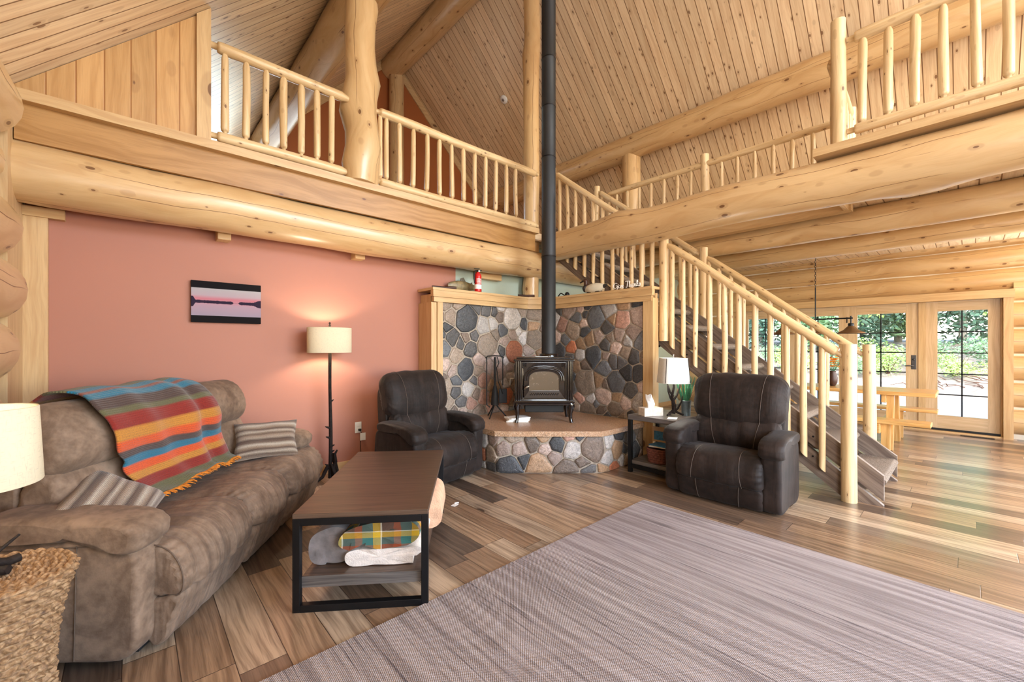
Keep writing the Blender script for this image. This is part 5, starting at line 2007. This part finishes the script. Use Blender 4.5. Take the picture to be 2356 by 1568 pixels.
def leaves_mesh(mb, c, rx, ry, rz_, n, s, rnd):
    for _ in range(n):
        u = Vector((rnd.gauss(0, 1), rnd.gauss(0, 1), rnd.gauss(0, 1))).normalized() * rnd.random() ** .4
        p = Vector((c[0] + u.x * rx, c[1] + u.y * ry, c[2] + u.z * rz_))
        a = Vector((rnd.uniform(-1, 1), rnd.uniform(-1, 1), rnd.uniform(-.6, .6))).normalized()
        b = a.cross(Vector((rnd.uniform(-1, 1), rnd.uniform(-1, 1), rnd.uniform(-1, 1)))).normalized()
        L = s * rnd.uniform(.6, 1.3)
        mb.add([p - a * L, p + b * L * .45, p + a * L, p - b * L * .45], [(0, 1, 2, 3)])


def tree_proto(name, h, r, mat, seed, n, s, low):
    rnd = random.Random(seed)
    t = thing(name, 'x', 'tree')
    tr = MB().log((0, 0, -.4), (rnd.uniform(-.2, .2), rnd.uniform(-.2, .2), h * .85), .13, .05, seed=seed, seg=10, step=.6, wob=.06)
    for k in range(6):
        a, z0 = rnd.uniform(0, 2 * PI), h * rnd.uniform(.25, .7)
        tr.tube([(0, 0, z0), (r * .4 * math.cos(a), r * .4 * math.sin(a), z0 + h * .08), (r * .8 * math.cos(a), r * .8 * math.sin(a), z0 + h * .12)], [.05, .035, .015], 6)
    tr.build('trunk', M['trunk'], t)
    lv = MB()
    for k in range(9):
        a, q = rnd.uniform(0, 2 * PI), rnd.uniform(0, .7)
        leaves_mesh(lv, (r * q * math.cos(a), r * q * math.sin(a), low + (h - low) * rnd.uniform(.1, .9)), r * .5, r * .5, (h - low) * .22, n // 9, s, rnd)
    lv.build('foliage', M[mat], t)
    return t


protos = [tree_proto('leafy_tree', 6.5, 2.2, 'leafa', 3, 4800, .115, .8), tree_proto('conifer_tree', 7.5, 1.7, 'leafc', 5, 5400, .11, .3), tree_proto('leafy_tree', 5.5, 2.0, 'leafb', 8, 4800, .115, .5)]
spots = [(23, 1.2, 0, 1.0, .3), (22, -1.3, 0, 1.0, 1.0), (26, 3.4, 1, 1.2, 0), (24, 5.2, 2, 1.1, .4), (28, .2, 1, 1.2, 2.0), (25, 7.6, 1, 1.1, 1.2), (27, -3.2, 2, 1.2, .8),
         (29, 5.6, 0, 1.3, 2.2), (30, 9.5, 1, 1.4, .1), (31, 2.6, 2, 1.4, .5), (25, 10.2, 2, 1.1, 2.6), (31, -1.5, 1, 1.5, .9), (33, 7.2, 1, 1.5, 1.9), (26, -6, 1, 1.2, .2), (28, 13, 0, 1.3, .2), (34, 12, 1, 1.5, 1.4), (34, -5, 1, 1.5, 2.4)]
used = set()
NM = ['bright yellow-green leafy tree standing on the bank outside the glass doors', 'dark green conifer in the woods outside the glass doors', 'mid green leafy tree in the woods outside the glass doors']
for (x, y, k, sc_, rz) in spots:
    o = protos[k] if k not in used else copy_tree(protos[k])
    used.add(k)
    o.location = (x, y, gz(x, y))
    o.rotation_euler = (0, 0, rz)
    o.scale = (sc_, sc_, sc_)
    o['label'] = NM[k]
    o['group'] = 'trees outside the doors'


def shrub_proto(mat, seed):
    rnd = random.Random(seed)
    t = thing('shrub', 'x', 'shrub')
    lv = MB()
    for k in range(5):
        leaves_mesh(lv, (rnd.uniform(-.5, .5), rnd.uniform(-.5, .5), rnd.uniform(.25, .75)), .45, .45, .4, 240, .05, rnd)
    lv.build('foliage', M[mat], t)
    st3 = MB()
    for k in range(6):
        a = R(60 * k)
        st3.tube([(0, 0, -.1), (.2 * math.cos(a), .2 * math.sin(a), .35), (.4 * math.cos(a), .4 * math.sin(a), .75)], [.02, .015, .006], 5)
    st3.build('stem', M['brush'], t)
    return t


sp_ = [shrub_proto('leafb', 1), shrub_proto('leafa', 2)]
used = set()
for i, (x, y) in enumerate([(18.8, 2.9), (19.4, 1.9), (20.2, 1.1), (19.2, .3), (20.5, -.6), (19.6, -1.4), (20.4, 3.7), (19.4, 4.6), (20.6, 5.6), (21.0, 2.5), (19.2, 6.8), (20.6, 8.0), (21.2, -2.5), (18.9, 9.2)]):
    k = i % 2
    o = sp_[k] if k not in used else copy_tree(sp_[k])
    used.add(k)
    o.location = (x, y, gz(x, y))
    o.rotation_euler = (0, 0, i * 1.3)
    q = .7 + .35 * ((i * 7) % 5) / 4
    o.scale = (q, q, q)
    o['label'] = ['mid green low shrub on the leaf-littered bank outside the glass doors', 'bright green low shrub on the leaf-littered bank outside the glass doors'][k]
    o['group'] = 'shrubs on the bank outside'
b = MB()
rnd = random.Random(17)
for k in range(60):
    x, y = rnd.uniform(17.6, 18.8), rnd.uniform(-2.2, 1.4)
    a = rnd.uniform(0, PI)
    z0 = gz(x, y) + .02
    b.tube([(x, y, z0), (x + .2 * math.cos(a), y + .2 * math.sin(a), z0 + rnd.uniform(.02, .12)), (x + .5 * math.cos(a), y + .5 * math.sin(a), z0 + rnd.uniform(0, .2))], [.014, .012, .006], 5)
o = tag(b.build('brush_pile', M['brush']), 'dark low heap of dead twigs at the foot of the bank outside', 'brush')
o['kind'] = 'stuff'

scene.cycles.use_denoising = True
try:
    scene.cycles.denoiser = 'OPENIMAGEDENOISE'
except Exception:
    pass
scene.cycles.max_bounces = 7
scene.cycles.diffuse_bounces = 4
scene.cycles.glossy_bounces = 3
scene.cycles.transmission_bounces = 4
scene.cycles.transparent_max_bounces = 8
scene.cycles.sample_clamp_indirect = 6.0
scene.cycles.caustics_reflective = False
scene.cycles.caustics_refractive = False
scene.cycles.use_adaptive_sampling = True
scene.cycles.adaptive_threshold = .02
